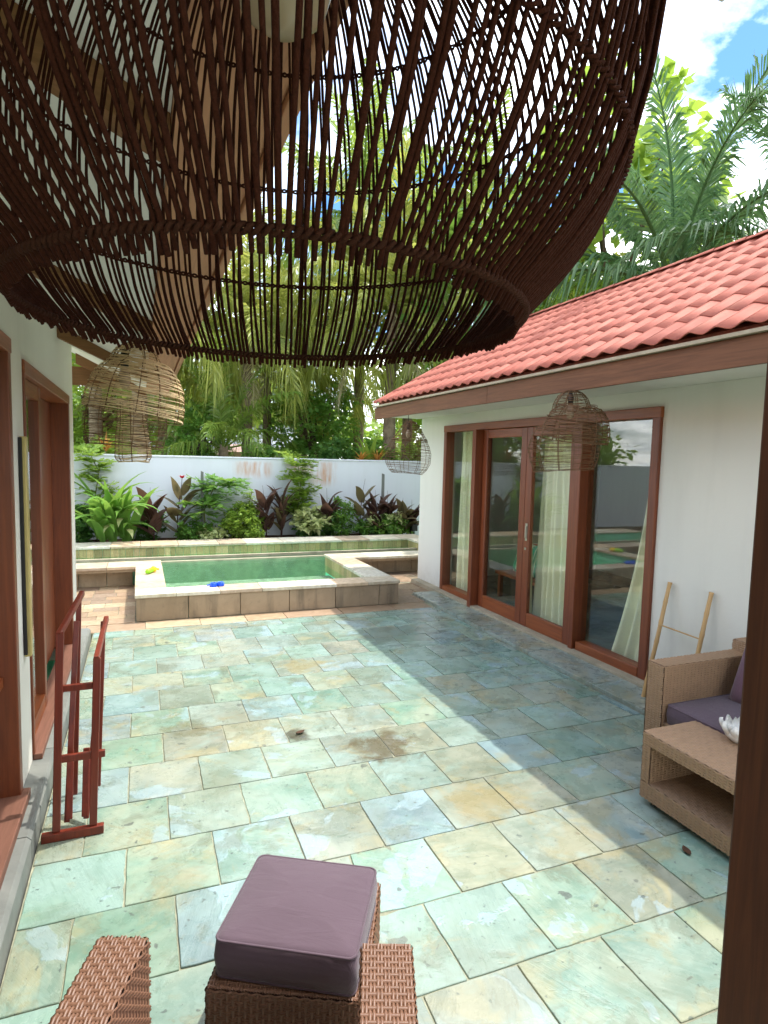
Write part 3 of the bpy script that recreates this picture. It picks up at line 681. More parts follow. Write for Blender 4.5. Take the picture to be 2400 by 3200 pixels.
# ---- bench with striped cushion inside
bench = thing('bench', 'dark wooden bench standing inside the villa', 'bench', (4.65, 6.4, 0.06))
BX(4.42, 4.86, 5.85, 6.95, 0.36, 0.40).build('seat', M['wood_y'], bench, 0.005)
for (bx, by) in ((4.44, 5.9), (4.44, 6.85), (4.79, 5.9), (4.79, 6.85)): BX(bx, bx + 0.05, by, by + 0.05, 0.06, 0.36).build('leg', M['wood_z'], bench)
BX(4.83, 4.86, 5.85, 6.95, 0.401, 0.78).build('backrest', M['wood_y'], bench)
def pillow(name, label, cat, c, sx, sy_, sz, mat, rot=(0, 0, 0), group=None):
    m = MB(); n = 12; vs_ = []
    for s_ in (1, -1):
        for j in range(n + 1):
            for i in range(n + 1):
                u, v = i / n * 2 - 1, j / n * 2 - 1
                e = max(0, (1 - u ** 4)) ** 0.5 * max(0, (1 - v ** 4)) ** 0.5
                pin = 1 - 0.05 * (1 - abs(u)) * 0 - 0.06 * (1 - u * u) * abs(v) ** 6 * 0
                vs_.append((u * sx / 2 * pin, v * sy_ / 2 * pin, s_ * (0.006 + sz / 2 * e)))
    fs = []; N = (n + 1) ** 2
    for j in range(n):
        for i in range(n):
            a = j * (n + 1) + i; fs += [(a, a + 1, a + n + 2, a + n + 1), (N + a, N + a + n + 1, N + a + n + 2, N + a + 1)]
    edge = [i for i in range(n + 1)] + [j * (n + 1) + n for j in range(1, n + 1)] + [n * (n + 1) + i for i in range(n - 1, -1, -1)] + [j * (n + 1) for j in range(n - 1, 0, -1)]
    for a, b in zip(edge, edge[1:] + edge[:1]): fs.append((a, a + N, b + N, b))
    m.add(vs_, fs); o = m.build(name, mat, None, 0, True); o.location = c; o.rotation_euler = rot
    return tag(o, label, cat, group)
pillow('cushion', 'green striped cushion on the bench inside the villa', 'cushion', (4.70, 6.62, 0.59), 0.40, 0.44, 0.14, M['stripe'], (0, R(-72), 0))
pillow('cushion', 'green striped cushion nearer the door gap on the villa bench', 'cushion', (4.70, 6.16, 0.59), 0.40, 0.44, 0.14, M['stripe'], (0, R(-70), R(6)))

# ================================================================== BUNGALOW (left)
bung = thing('bungalow', 'white bungalow with deep timber eave and teak framed openings', 'house', (-1.5, 3, 0))
XL = -0.58; XB = -0.80
wl = MB()
for (a, b) in ((-2.4, 1.2), (3.365, 3.768), (5.975, 6.40)): wl.box(XB, XL, a, b, 0.0, 2.85)
wl.box(XB, XL, 1.2005, 3.3645, 2.375, 2.85); wl.box(XB, XL, 3.7685, 5.9745, 2.33, 2.85)
wl.box(-3.6, XB - 0.001, 6.25, 6.40, 0, 2.85); wl.box(-3.75, -3.6, -2.4, 6.40, 0, 2.85); wl.box(-3.6, XB - 0.001, -2.4, -2.25, 0, 2.85)
wl.build('wall', M['white'], bung)
BX(-3.6, XB, -2.25, 6.25, 0.0, 0.10).build('floor', M['floor_in'], bung)
BX(-3.6, XB, -2.25, 6.25, 2.86, 2.90).build('ceiling', M['ceil'], bung)
def bp(name, *a, mat='wood_z', bev=0.005): return BX(*a).build(name, M[mat], bung, bev)
# near window
bp('window_frame', -0.70, XL + 0.018, 3.30, 3.366, 0.125, 2.36); bp('window_frame', -0.70, XL + 0.012, 1.20, 1.27, 0.125, 2.36)
bp('window_frame', -0.70, XL + 0.022, 1.2, 3.37, 2.305, 2.376, mat='wood_y')
bp('window_sill', -0.70, XL + 0.05, 1.2, 3.37, 0.118, 0.165, mat='sill')
bp('mullion', -0.68, -0.615, 2.30, 2.36, 0.17, 2.30); bp('transom', -0.675, -0.62, 1.275, 3.295, 0.72, 0.77, mat='wood_y')
BX(-0.65, -0.644, 1.275, 2.297, 0.128, 2.302).build('pane', M['glass'], bung); BX(-0.65, -0.644, 2.363, 3.297, 0.128, 2.302).build('pane', M['glass'], bung)
# doorway with a leaf slid half open
bp('door_frame', XB, XL + 0.012, 5.90, 5.978, 0.125, 2.28); bp('door_frame', XB, XL + 0.012, 3.765, 3.80, 0.125, 2.28)
bp('door_frame', XB, XL + 0.014, 3.764, 5.98, 2.262, 2.336, mat='wood_y')
bp('threshold', -0.66, XL + 0.05, 3.765, 5.98, 0.119, 0.155, mat='sill')
lf = bp('door_leaf', -0.665, -0.598, 4.45, 4.53, 0.158, 2.258)
BX(-0.66, -0.60, 3.803, 4.449, 0.158, 0.25).build('rail', M['wood_y'], lf); BX(-0.66, -0.60, 3.803, 4.449, 2.17, 2.257).build('rail', M['wood_y'], lf)
BX(-0.634, -0.628, 3.803, 4.452, 0.248, 2.172).build('pane', M['glass'], lf)
dl = bp('door_leaf', -0.79, -0.705, 5.20, 5.895, 0.158, 2.258)
m = MB(); m.tube([(-0.74, 5.195, 1.62), (-0.735, 5.16, 1.58), (-0.725, 5.15, 1.48), (-0.72, 5.155, 1.40), (-0.72, 5.195, 1.37)], 0.008, 6); m.build('handle', M['steel'], dl, 0, True)
# eave: sloping white ceiling, rafters, boxed beam
def zc(x): return 2.82 - 0.5 * (x + 0.58)
ev = MB(); ev.prism([(-0.80, -2.6, zc(-0.80)), (0.061, -2.6, zc(0.061)), (0.061, -2.6, zc(0.061) + 0.03), (-0.80, -2.6, zc(-0.80) + 0.03)], (0, 9.5, 0)); ev.build('eave_ceiling', M['ceil'], bung)
for yy in (-1.4, 1.33, 3.3, 5.35, 6.80):
    m = MB(); w_ = 0.075
    m.prism([(-0.579, yy - w_ / 2, zc(-0.58) - 0.10), (0.06, yy - w_ / 2, zc(0.06) - 0.07), (0.06, yy - w_ / 2, zc(0.06) - 0.001), (-0.579, yy - w_ / 2, zc(-0.58) - 0.001)], (0, w_, 0)); m.build('rafter', M['rafter'], bung)
BX(0.062, 0.24, -2.6, 6.9, 2.47, 2.50).build('eave_beam', M['beam'], bung, 0.004)
BX(0.2405, 0.268, -2.6, 6.92, 2.455, 2.66).build('fascia', M['beam'], bung, 0.004)
BX(-0.80, 0.23, 6.86, 6.90, 2.52, 2.70).build('barge_board', M['rafter'], bung)
rf = MB(); ny = 240
def wavey(y): return 0.02 * math.cos(2 * math.pi * y / 0.19)
top = []
for i in range(ny + 1):
    yy = -2.7 + 9.7 * i / ny
    top += [(0.33, yy, 2.66 + wavey(yy)), (-2.2, yy, 3.98 + wavey(yy)), (0.33, yy, 2.64 + wavey(yy)), (-2.2, yy, 3.96 + wavey(yy))]
fs = []
for i in range(ny):
    a = 4 * i; b = a + 4; fs += [(a, b, b + 1, a + 1), (a + 2, a + 3, b + 3, b + 2), (a, a + 2, b + 2, b)]
rf.add(top, fs); rf.build('roof', M['rtile'], bung, 0, True)
BX(-4.8, -2.2, -2.7, 7.0, 3.90, 3.97).build('roof_ridge', M['rtile'], bung)
# slim brass strip on the wall, standing in for a yellow streak there
wb = thing('wall_strip', 'slim vertical brass strip on the bungalow wall between two openings', 'bar', (-0.56, 3.6, 1.3))
BX(-0.579, -0.562, 3.585, 3.60, 0.78, 1.92).build('dark_edge', M['black'], wb, 0.002)
BX(-0.579, -0.545, 3.603, 3.66, 0.765, 1.925).build('bar', M['yellowish'], wb, 0.006)

# ================================================================== PORCH (camera side)
post = thing('wooden_post', 'dark brown wooden porch post at the right edge of the view', 'post', (1.15, 0.73, 0))
BX(1.072, 1.22, 0.66, 0.80, -0.005, 2.95).build('shaft', M['darkwood'], post, 0.006)
BX(1.066, 1.226, 0.654, 0.806, -0.006, 0.10).build('base_block', M['darkwood'], post, 0.004)
pr = thing('unseen_porch_roof', 'unseen timber porch roof shading the rope lamp beside the dark post', 'roof', (0.7, -0.5, 2.95))  # out of view; placed and sized to keep the rope lamp in shade
BX(0.30, 1.30, -2.4, 1.15, 2.955, 3.0).build('ceiling_panel', M['ceil'], pr)
BX(0.27, 1.32, -2.4, 1.17, 3.003, 3.05).build('roof_deck', M['rtile'], pr)
BX(1.10, 1.19, -2.4, 0.655, 2.86, 2.953).build('beam', M['darkwood'], pr)

# ================================================================== FURNITURE
def weave(m, o, u, v, lu, lv, pitch=0.0085, per=0.034, amp=0.0030, wid=0.94):
    """strands along u, stacked along v, on a face at o; u, v unit vectors, normal u x v"""
    o, u, v = Vector(o), Vector(u), Vector(v); n = u.cross(v); cnt = max(2, int(round(lv / pitch))); p = lv / cnt
    ns = max(4, int(round(lu / (per / 4)))); hw = p * wid / 2
    for i in range(cnt):
        ph = math.pi * ((i // 2) % 2); c = (i + 0.5) * p; vs_ = []
        for k in range(ns + 1):
            s_ = lu * k / ns; hgt = amp * math.sin(2 * math.pi * s_ / per + ph)
            b = o + u * s_ + v * c + n * hgt
            vs_ += [b - v * hw - n * 0.001, b - v * hw * 0.45 + n * 0.0022, b + v * hw * 0.45 + n * 0.0022, b + v * hw - n * 0.001]
        fs = []
        for k in range(ns):
            a = 4 * k
            for q in range(3): fs.append((a + q, a + 4 + q, a + 5 + q, a + 1 + q)[::-1])
        m.add(vs_, fs)
    k = 0
    while (0.25 + 0.5 * k) * per < lu:
        b0 = o + u * (0.25 + 0.5 * k) * per + n * 0.0012; hw2 = per * 0.13
        vs_ = [b0 - u * hw2 - n * 0.001, b0 - u * hw2 * 0.5 + n * 0.0016, b0 + u * hw2 * 0.5 + n * 0.0016, b0 + u * hw2 - n * 0.001]; vs_ += [q + v * lv for q in vs_]
        m.add(vs_, [(0, 1, 5, 4)[::-1], (1, 2, 6, 5)[::-1], (2, 3, 7, 6)[::-1]]); k += 1
    return m

def wbox(name, par, x0, x1, y0, y1, z0, z1, strand, corem, faces='xXyYZ', along='h', pitch=0.0088, per=0.036):
    core_ = BX(x0 + 0.003, x1 - 0.003, y0 + 0.003, y1 - 0.003, z0, z1 - 0.003).build(name, corem, par, 0.006, local=True)
    m = MB(); X, Y, Z = Vector((1, 0, 0)), Vector((0, 1, 0)), Vector((0, 0, 1)); e = 0.002
    if 'y' in faces: weave(m, (x0, y0 - e, z0), X, Z, x1 - x0, z1 - z0, pitch, per)
    if 'Y' in faces: weave(m, (x1, y1 + e, z0), -X, Z, x1 - x0, z1 - z0, pitch, per)
    if 'x' in faces: weave(m, (x0 - e, y1, z0), -Y, Z, y1 - y0, z1 - z0, pitch, per)
    if 'X' in faces: weave(m, (x1 + e, y0, z0), Y, Z, y1 - y0, z1 - z0, pitch, per)
    if 'Z' in faces:
        if (y1 - y0) > (x1 - x0): weave(m, (x1, y0, z1 + e), Y, -X, y1 - y0, x1 - x0, pitch, per)
        else: weave(m, (x0, y0, z1 + e), X, Y, x1 - x0, y1 - y0, pitch, per)
    wv = m.build('weave', strand, core_, 0, True, local=True); tag(wv, kind='stuff')
    return core_

def slab_cushion(name, par, x0, x1, y0, y1, z0, z1, mat, puff=0.012, r=0.028):
    """box cushion with rounded edges, domed top and piping"""
    m = MB(); nx, ny = 14, 14; vs_ = []; fs = []
    prof = [(0.008, 0.0), (0.0, 0.02), (-0.006, 0.5), (0.0, 0.92), (0.006, 0.975), (0.022, 1.0)]
    rings = []
    def ring(ins, z):
        pts = []; rr = max(0.004, 0.024 - ins * 0.2); a0, a1, b0, b1 = x0 + ins, x1 - ins, y0 + ins, y1 - ins
        for (cx, cy_, st) in ((a1 - rr, b1 - rr, 0), (a0 + rr, b1 - rr, 90), (a0 + rr, b0 + rr, 180), (a1 - rr, b0 + rr, 270)):
            for k in range(6):
                a = R(st + 90 * k / 5); pts.append((cx + rr * math.cos(a), cy_ + rr * math.sin(a), z))
        # insert mid-edge points for wobble
        return pts
    hgt = z1 - z0
    levels = [(ins, z0 + hgt * t) for ins, t in prof] + [(0.09, z1 + puff * 0.55), (0.15, z1 + puff)]
    for ins, z in levels: rings.append(ring(ins, z))
    n = len(rings[0])
    for rg in rings: vs_ += rg
    for i in range(len(rings) - 1):
        for k in range(n): fs.append((i * n + k, i * n + (k + 1) % n, (i + 1) * n + (k + 1) % n, (i + 1) * n + k))
    fs.append(tuple(range(n))[::-1]); fs.append(tuple((len(rings) - 1) * n + k for k in range(n)))
    m.add(vs_, fs); c = m.build(name, mat, par, 0, True, local=True)
    pm = MB(); pm.tube([(p[0], p[1], p[2]) for p in ring(0.001, z0 + hgt * 0.95)], 0.0042, 6, True); pm.build('piping', mat, c, 0, True, local=True)
    pm = MB(); pm.tube([(p[0], p[1], p[2]) for p in ring(0.001, z0 + hgt * 0.05)], 0.0042, 6, True); pm.build('piping', mat, c, 0, True, local=True)
    return c

# ---- armchair seen from behind; local +y is the way it faces
HD = R(-21.2)
def along(s_, l): return (0.3616 * s_ + 0.9323 * l, 0.9323 * s_ - 0.3616 * l, 0)
ac = thing('wicker_armchair', 'brown wicker armchair in the foreground, only its two arms showing', 'armchair', along(1.08, -0.29), HD)
# local: x lateral, y forward; arm fronts at y = +0.40
wbox('arm', ac, -0.402, -0.278, -0.38, 0.40, 0.06, 0.60, M['wick_d'], M['wick_db'], 'xXyYZ')
wbox('arm', ac, 0.278, 0.402, -0.38, 0.385, 0.06, 0.60, M['wick_d'], M['wick_db'], 'xXyYZ')
wbox('seat_base', ac, -0.273, 0.273, -0.30, 0.36, 0.10, 0.28, M['wick_d'], M['wick_db'], 'Y')
wbox('backrest', ac, -0.402, 0.402, -0.50, -0.385, 0.06, 0.72, M['wick_d'], M['wick_db'], 'yYZ')
slab_cushion('seat_cushion', ac, -0.27, 0.27, -0.37, 0.345, 0.284, 0.39, M['cushion'])
for lx in (-0.37, 0.33):
    for ly in (-0.46, 0.33): BX(lx, lx + 0.04, ly, ly + 0.04, 0.0, 0.06).build('foot', M['black'], ac, 0, local=True)

ot = thing('wicker_ottoman', 'brown wicker ottoman in front of the armchair under a mauve cushion', 'ottoman', (0.485, 1.845, 0), R(-26.0))
wbox('base', ot, -0.235, 0.235, -0.25, 0.25, 0.05, 0.285, M['wick_d'], M['wick_db'], 'xXyYZ')
for lx in (-0.21, 0.17):
    for ly in (-0.22, 0.18): BX(lx, lx + 0.04, ly, ly + 0.04, 0.0, 0.05).build('foot', M['black'], ot, 0, local=True)
oc = slab_cushion('ottoman_cushion', None, -0.215, 0.215, -0.195, 0.205, 0.0, 0.125, M['cushion'], 0.015)
oc.location = (0.472, 1.812, 0.291); oc.rotation_euler = (0, 0, R(-30.0))
tag(oc, 'thick mauve square cushion lying on the wicker ottoman', 'cushion')

# ---- sofa by the villa wall, facing the patio
sf = thing('wicker_sofa', 'tan wicker sofa with mauve seat by the villa wall', 'sofa', (3.3, 2.05, 0)); ORG[sf] = Vector((3.3, 2.05, 0))
def wb2(name, par, o, x0, x1, y0, y1, z0, z1, faces, st='wick_l', co='wick_lb', pitch=0.014, per=0.056):
    return wbox(name, par, x0 - o[0], x1 - o[0], y0 - o[1], y1 - o[1], z0, z1, M[st], M[co], faces, 'h', pitch, per)
SO = (3.3, 2.05)
wb2('arm', sf, SO, 2.905, 3.62, 2.665, 2.785, 0.05, 0.65, 'xXyYZ'); wb2('arm', sf, SO, 2.905, 3.62, 1.30, 1.42, 0.05, 0.65, 'xyYZ')
wb2('seat_base', sf, SO, 2.925, 3.62, 1.425, 2.66, 0.08, 0.30, 'xZ')
wb2('backrest', sf, SO, 3.625, 3.745, 1.30, 2.785, 0.05, 0.72, 'xXyYZ')
slab_cushion('seat_cushion', sf, 2.93 - SO[0], 3.60 - SO[0], 2.05 - SO[1], 2.655 - SO[1], 0.305, 0.42, M['cushion'])
slab_cushion('seat_cushion', sf, 2.93 - SO[0], 3.60 - SO[0], 1.43 - SO[1], 2.04 - SO[1], 0.305, 0.42, M['cushion'])
for lx in (2.93, 3.68):
    for ly in (1.33, 2.71): BX(lx, lx + 0.04, ly, ly + 0.04, 0, 0.05).build('foot', M['black'], sf)
pillow('pillow', 'plum throw pillow leaning against the sofa back', 'pillow', (3.46, 2.36, 0.62), 0.46, 0.46, 0.16, M['cushion2'], (0, R(-68), R(4)))

# ---- wicker coffee table with open shelf
TO = (2.84, 1.95)
tb = thing('wicker_table', 'tan wicker coffee table with open shelf in front of the sofa', 'table', (2.84, 1.95, 0))
wb2('top', tb, TO, 2.545, 3.13, 1.42, 2.445, 0.335, 0.40, 'xXyYZ'); wb2('bottom_shelf', tb, TO, 2.545, 3.13, 1.42, 2.445, 0.035, 0.125, 'xXyYZ')
for (a, b) in ((2.39, 2.445), (1.42, 1.475)):
    wb2('end_panel', tb, TO, 2.547, 3.128, a, b, 0.128, 0.333, 'xXyY')
wb2('back_panel', tb, TO, 3.09, 3.128, 1.48, 2.385, 0.128, 0.333, 'xX')
for lx in (2.58, 3.05):
    for ly in (1.46, 2.36): BX(lx, lx + 0.04, ly, ly + 0.04, 0, 0.035).build('foot', M['black'], tb)
# ---- white lotus bowl
lb = thing('lotus_bowl', 'white lotus shaped bowl standing on the wicker table', 'bowl', (2.935, 2.17, 0.406))
m = MB(); m.lathe([(0.0, 0.004), (0.035, 0.0), (0.05, 0.004), (0.075, 0.03), (0.083, 0.055), (0.076, 0.055), (0.066, 0.033), (0.04, 0.012), (0.0, 0.01)], 28); m.build('cup', M['porcelain'], lb, 0, True, local=True)
pm = MB()
for i in range(7):
    u = i / 6; ww = 0.030 * math.sin(math.pi * (0.18 + 0.82 * u) ** 0.9) * (1 if u < 0.99 else 0)
    for k in (-1, -0.5, 0, 0.5, 1):
        rr = 0.055 + 0.052 * math.sin(u * 1.9) - 0.014 * abs(k) ** 2; pm.v.append((rr, ww * k, 0.018 + 0.085 * u + 0.004 * abs(k)))
for i in range(6):
    for k in range(4): a = i * 5 + k; pm.f.append((a, a + 1, a + 6, a + 5))
nv_ = len(pm.v); pm.v += [(x - 0.004, y, z + 0.001) for x, y, z in pm.v]; pm.f += [tuple(nv_ + q for q in f)[::-1] for f in pm.f]
pme = pm.mesh('petal', M['porcelain'], 0, True)
for k in range(9): inst('petal', pme, (0, 0, 0), lb, (0, 0, 2 * math.pi * k / 9), (1, 1, 1), True)
for k in range(9): inst('petal', pme, (0, 0, 0.004), lb, (0, 0, 2 * math.pi * (k + 0.5) / 9), (0.8, 0.85, 0.92), True)

# ---- bamboo ladder against the villa wall
ld = thing('bamboo_ladder', 'small bamboo ladder leaning on the white villa wall', 'ladder', (3.66, 3.36, 0))
def cane(a, b, r, par, name, knots=6):
    a, b = Vector(a), Vector(b); pts, rr = [], []; n = knots * 6
    for i in range(n + 1):
        t = i / n; k = (t * knots) % 1.0; pts.append(a.lerp(b, t) + Vector((0, 0.002 * math.sin(9 * t), 0))); rr.append(r * (1.16 if min(k, 1 - k) < 0.05 else 1.0) * (1.05 - 0.1 * t))
    m = MB(); m.tube(pts, rr, 10); return m.build(name, M['bamboo'], par, 0, True)
cane((3.655, 3.545, 0.0), (3.90, 3.575, 0.93), 0.0165, ld, 'rail'); cane((3.655, 3.165, 0.0), (3.90, 3.195, 0.93), 0.0165, ld, 'rail')
for t in (0.30, 0.62): cane((3.655 + 0.245 * t, 3.56, 0.93 * t + 0.02), (3.655 + 0.245 * t, 3.18, 0.93 * t + 0.01), 0.006, ld, 'rung', 3)

# ---- folding red wood rack by the bungalow
rk = thing('folding_rack', 'red varnished wooden folding rack standing beside the bungalow kerb', 'rack', (-0.31, 3.3, 0))
def rb(name, a, b, w_=0.03, h_=0.022, up=(0, 1, 0)):
    m = MB(); m.bar(a, b, w_, h_, up); return m.build(name, M['rack'], rk, 0.003)
rb('foot_rail', (-0.455, 3.13, 0.02), (-0.185, 3.13, 0.02), 0.035, 0.04, (0, 0, 1))
rb('front_leg', (-0.392, 3.135, 0.04), (-0.362, 3.18, 1.0), 0.034, 0.022); rb('front_leg', (-0.232, 3.135, 0.04), (-0.205, 3.18, 0.86), 0.034, 0.022)
rb('cross_bar', (-0.395, 3.16, 0.385), (-0.175, 3.16, 0.385), 0.022, 0.034, (0, 0, 1)); rb('cross_bar', (-0.375, 3.19, 0.72), (-0.21, 3.19, 0.72), 0.02, 0.032, (0, 0, 1))
rb('back_leg', (-0.355, 3.22, 0.03), (-0.315, 3.45, 0.98), 0.026, 0.02); rb('back_leg', (-0.27, 3.22, 0.03), (-0.225, 3.45, 0.55), 0.026, 0.02)
rb('arm_rail', (-0.368, 3.17, 0.985), (-0.300, 3.62, 1.09), 0.024, 0.03, (0, 0, 1)); rb('arm_rail', (-0.208, 3.17, 0.855), (-0.185, 3.66, 0.93), 0.024, 0.03, (0, 0, 1))
rb('rear_leg', (-0.315, 3.60, 1.07), (-0.345, 3.50, 0.02), 0.026, 0.022); rb('rear_leg', (-0.20, 3.64, 0.92), (-0.235, 3.55, 0.02), 0.026, 0.022)
rb('slat', (-0.34, 3.30, 0.36), (-0.345, 3.215, 0.045), 0.03, 0.012); rb('slat', (-0.268, 3.30, 0.36), (-0.275, 3.215, 0.045), 0.03, 0.012)

# ---- toys on the pool edge
gg = thing('swim_goggles', 'blue swimming goggles lying on the front pool coping', 'goggles', (0.83, 7.33, 0.306), R(12))
for sx in (-0.055, 0.055):
    m = MB(); m.lathe([(0.052, 0.0), (0.056, 0.012), (0.050, 0.05), (0.040, 0.058), (0.034, 0.052), (0.036, 0.02), (0.0, 0.016)], 20, (sx, 0, 0)); m.build('eye_cup', M['blue_toy'], gg, 0, True, local=True)
m = MB(); m.tube([(-0.02, 0.03, 0.03), (0, 0.045, 0.045), (0.02, 0.03, 0.03)], 0.01, 8); m.build('nose_bridge', M['blue_toy'], gg, 0, True, local=True)
m = MB(); m.tube([(-0.10, 0, 0.03), (-0.13, 0.07, 0.012), (-0.05, 0.12, 0.008), (0.06, 0.12, 0.008), (0.13, 0.06, 0.012), (0.10, 0, 0.03)], 0.009, 8); m.build('strap', M['blue_toy'], gg, 0, True, local=True)
gg.scale = (0.78, 0.78, 0.78)
wg = thing('squirt_toy', 'lime and yellow squirt toy on the left pool coping', 'toy', (0.11, 8.38, 0.306), R(62))
m = MB(); m.tube([(-0.14, 0, 0.04), (-0.10, 0, 0.045), (0.0, 0, 0.045), (0.06, 0, 0.045)], [0.030, 0.044, 0.044, 0.040], 12); m.build('barrel', M['green_toy'], wg, 0, True, local=True)
m = MB(); m.tube([(0.06, 0, 0.045), (0.11, 0, 0.05), (0.16, 0, 0.055)], [0.05, 0.055, 0.03], 12); m.build('plunger', M['yellow_toy'], wg, 0, True, local=True)
m = MB(); m.tube([(0.15, -0.07, 0.04), (0.16, 0, 0.055), (0.15, 0.07, 0.04)], [0.018, 0.022, 0.018], 8); m.build('grip', M['yellow_toy'], wg, 0, True, local=True)

for (x, y, a, sc_, lab) in ((0.98, 3.86, 0.4, 0.7, 'dark fallen leaf on the flagstones in mid patio'), (0.70, 2.02, 2.0, 0.8, 'curled brown leaf on the flagstones behind the ottoman'), (2.42, 2.02, 1.2, 0.7, 'small dry leaf on the shaded flagstones by the table')):
    m = MB(); vs_ = []
    for i in range(7):
        u = i / 6; w_ = 0.026 * math.sin(math.pi * u) ** 0.8 * sc_
        for k in (-1, 0, 1): vs_.append((0.10 * sc_ * (u - 0.5), w_ * k, 0.004 + 0.010 * abs(k) * sc_ + 0.012 * (u - 0.5) ** 2))
    fs = [(3 * i + k, 3 * i + k + 1, 3 * i + k + 4, 3 * i + k + 3) for i in range(6) for k in range(2)]
    m.add(vs_, fs); n_v = len(m.v); m.v += [(p[0], p[1], p[2] - 0.0012) for p in m.v]; m.f += [tuple(n_v + q for q in f)[::-1] for f in fs]
    lo = m.build('fallen_leaf', M['deadleaf'], None, 0, True); lo.location = (x, y, 0.001); lo.rotation_euler = (0, 0, a); tag(lo, lab, 'leaf')

wg.scale = (0.75, 0.75, 0.75)
# ================================================================== LAMPS
# ---- big rope pendant near the camera
AX = (0.62 * math.sin(R(12)), 0.62 * math.cos(R(12)))
big = thing('rope_pendant_lamp', 'huge dark brown rope pendant lamp hanging close overhead', 'lamp', (AX[0], AX[1], 1.98))
PROF = [(1.972, 0.226), (1.99, 0.237), (2.02, 0.266), (2.058, 0.294), (2.10, 0.313), (2.145, 0.323), (2.20, 0.329), (2.26, 0.325), (2.32, 0.306), (2.37, 0.272), (2.41, 0.22), (2.44, 0.15), (2.455, 0.07)]
def rz(z):
    for (a, ra), (b, rb_) in zip(PROF, PROF[1:]):
        if a <= z <= b: return ra + (rb_ - ra) * (z - a) / (b - a)
    return PROF[-1][1]
lr = random.Random(3); NR = 250
zs = [1.974 + (2.455 - 1.974) * (k / 26) for k in range(27)]
for i in range(NR):
    a0 = 2 * math.pi * (i + lr.uniform(-0.22, 0.22)) / NR; pts = []; tw = lr.uniform(-0.018, 0.018); ph = lr.uniform(0, 6); oo = lr.uniform(-0.003, 0.003)
    bl = lr.uniform(-0.003, 0.002)
    for z in zs:
        t = (z - 1.974) / 0.481; a = a0 + tw * math.sin(math.pi * t) + 0.004 * math.sin(7 * t + ph); r = rz(max(z, 1.972)) + oo * math.sin(math.pi * t)
        zz_ = z if t > 0 else z + bl
        pts.append((r * math.cos(a), r * math.sin(a), zz_ - 1.98))
    m = MB(); m.tube(pts, 0.0018 * lr.uniform(0.85, 1.2), 6); m.build('rope', M['rope'], big, 0, True, local=True)
def twine(z, rad, turns, mat, name, r_in=None):
    m = MB()
    for s_ in (0, math.pi):
        pts = []; n = turns * 4
        for k in range(n):
            a = 2 * math.pi * k / n; b = turns * a * 0.5 + s_; rr = rz(z) + rad * math.cos(b)
            pts.append((rr * math.cos(a), rr * math.sin(a), z - 1.98 + rad * 0.9 * math.sin(b)))
        m.tube(pts, rad * 0.72, 5, True)
    m.build(name, mat, big, 0, True, local=True)
twine(1.986, 0.0027, 250, M['ropelight'], 'rim_twine')
for z in (2.10, 2.24, 2.37): twine(z, 0.0021, 250, M['rope'], 'hoop_twine')
m = MB(); m.lathe([(0.0, -0.055), (0.02, -0.052), (0.04, -0.036), (0.048, -0.01), (0.046, 0.012), (0.03, 0.045), (0.018, 0.065), (0.016, 0.09)], 24, (0, 0, 0.325)); m.build('bulb', M['bulb'], big, 0, True, local=True)
m = MB(); m.lathe([(0.0, 0.09), (0.021, 0.09), (0.021, 0.15), (0.006, 0.155), (0.006, 0.485)], 14, (0, 0, 0.325)); m.build('socket', M['black'], big, 0, True, local=True)

# ---- wire / rattan shades
def shade_part(par, name, prof, mat, rings, ribs, wire, cen=(0, 0, 0), tilt=(0, 0), wob=0.004, seed=0, dense=None, skip=None):
    """prof: list of (r, z) top to bottom"""
    r = random.Random(seed); m = MB(); N = 44
    ln = [0]
    for a, b in zip(prof, prof[1:]): ln.append(ln[-1] + math.hypot(a[0] - b[0], a[1] - b[1]))
    def at(t):
        s_ = t * ln[-1]
        for k in range(len(prof) - 1):
            if s_ <= ln[k + 1] + 1e-9:
                f = (s_ - ln[k]) / max(1e-9, ln[k + 1] - ln[k]); return prof[k][0] + (prof[k + 1][0] - prof[k][0]) * f, prof[k][1] + (prof[k + 1][1] - prof[k][1]) * f
        return prof[-1]
    rot = Matrix.Rotation(tilt[0], 3, 'X') @ Matrix.Rotation(tilt[1], 3, 'Y'); c = Vector(cen)
    for k in range(rings + 1):
        t = k / rings; rr, z = at(min(1, max(0, t + (r.uniform(-0.35, 0.35) / rings if 0 < k < rings else 0)))); ph, ph2 = r.uniform(0, 6), r.uniform(0, 6); am = r.uniform(0.2, 1) * wob
        tx, ty = r.uniform(-1, 1) * wob * 1.4, r.uniform(-1, 1) * wob * 1.4
        a0, a1 = 0, 2 * math.pi
        part = False
        if skip and 0 < k < rings and r.random() < skip: a0 = r.uniform(0, 6.28); a1 = a0 + r.uniform(2.0, 5.2); part = True
        pts = []
        for i in range(N):
            a = a0 + (a1 - a0) * i / (N if not part else N - 1)
            q = rr + am * math.sin(3 * a + ph) * 0.6
            pts.append(c + rot @ Vector((q * math.cos(a), q * math.sin(a), z + am * math.sin(2 * a + ph2) + tx * math.cos(a) + ty * math.sin(a))))
        m.tube(pts, wire * (1.7 if k in (0, rings) else 1.0), 4, not part)
    rg = m.build(name, mat, par, 0, True, local=True)
    m = MB()
    for k in range(ribs):
        a = 2 * math.pi * (k + r.uniform(-0.15, 0.15)) / ribs; pts = []
        for j in range(13):
            rr, z = at(j / 12); pts.append(c + rot @ Vector((rr * math.cos(a), rr * math.sin(a), z)))
        m.tube(pts, wire * 1.6, 4)
    m.build('rib', M['wire'], rg, 0, True, local=True)
    return rg
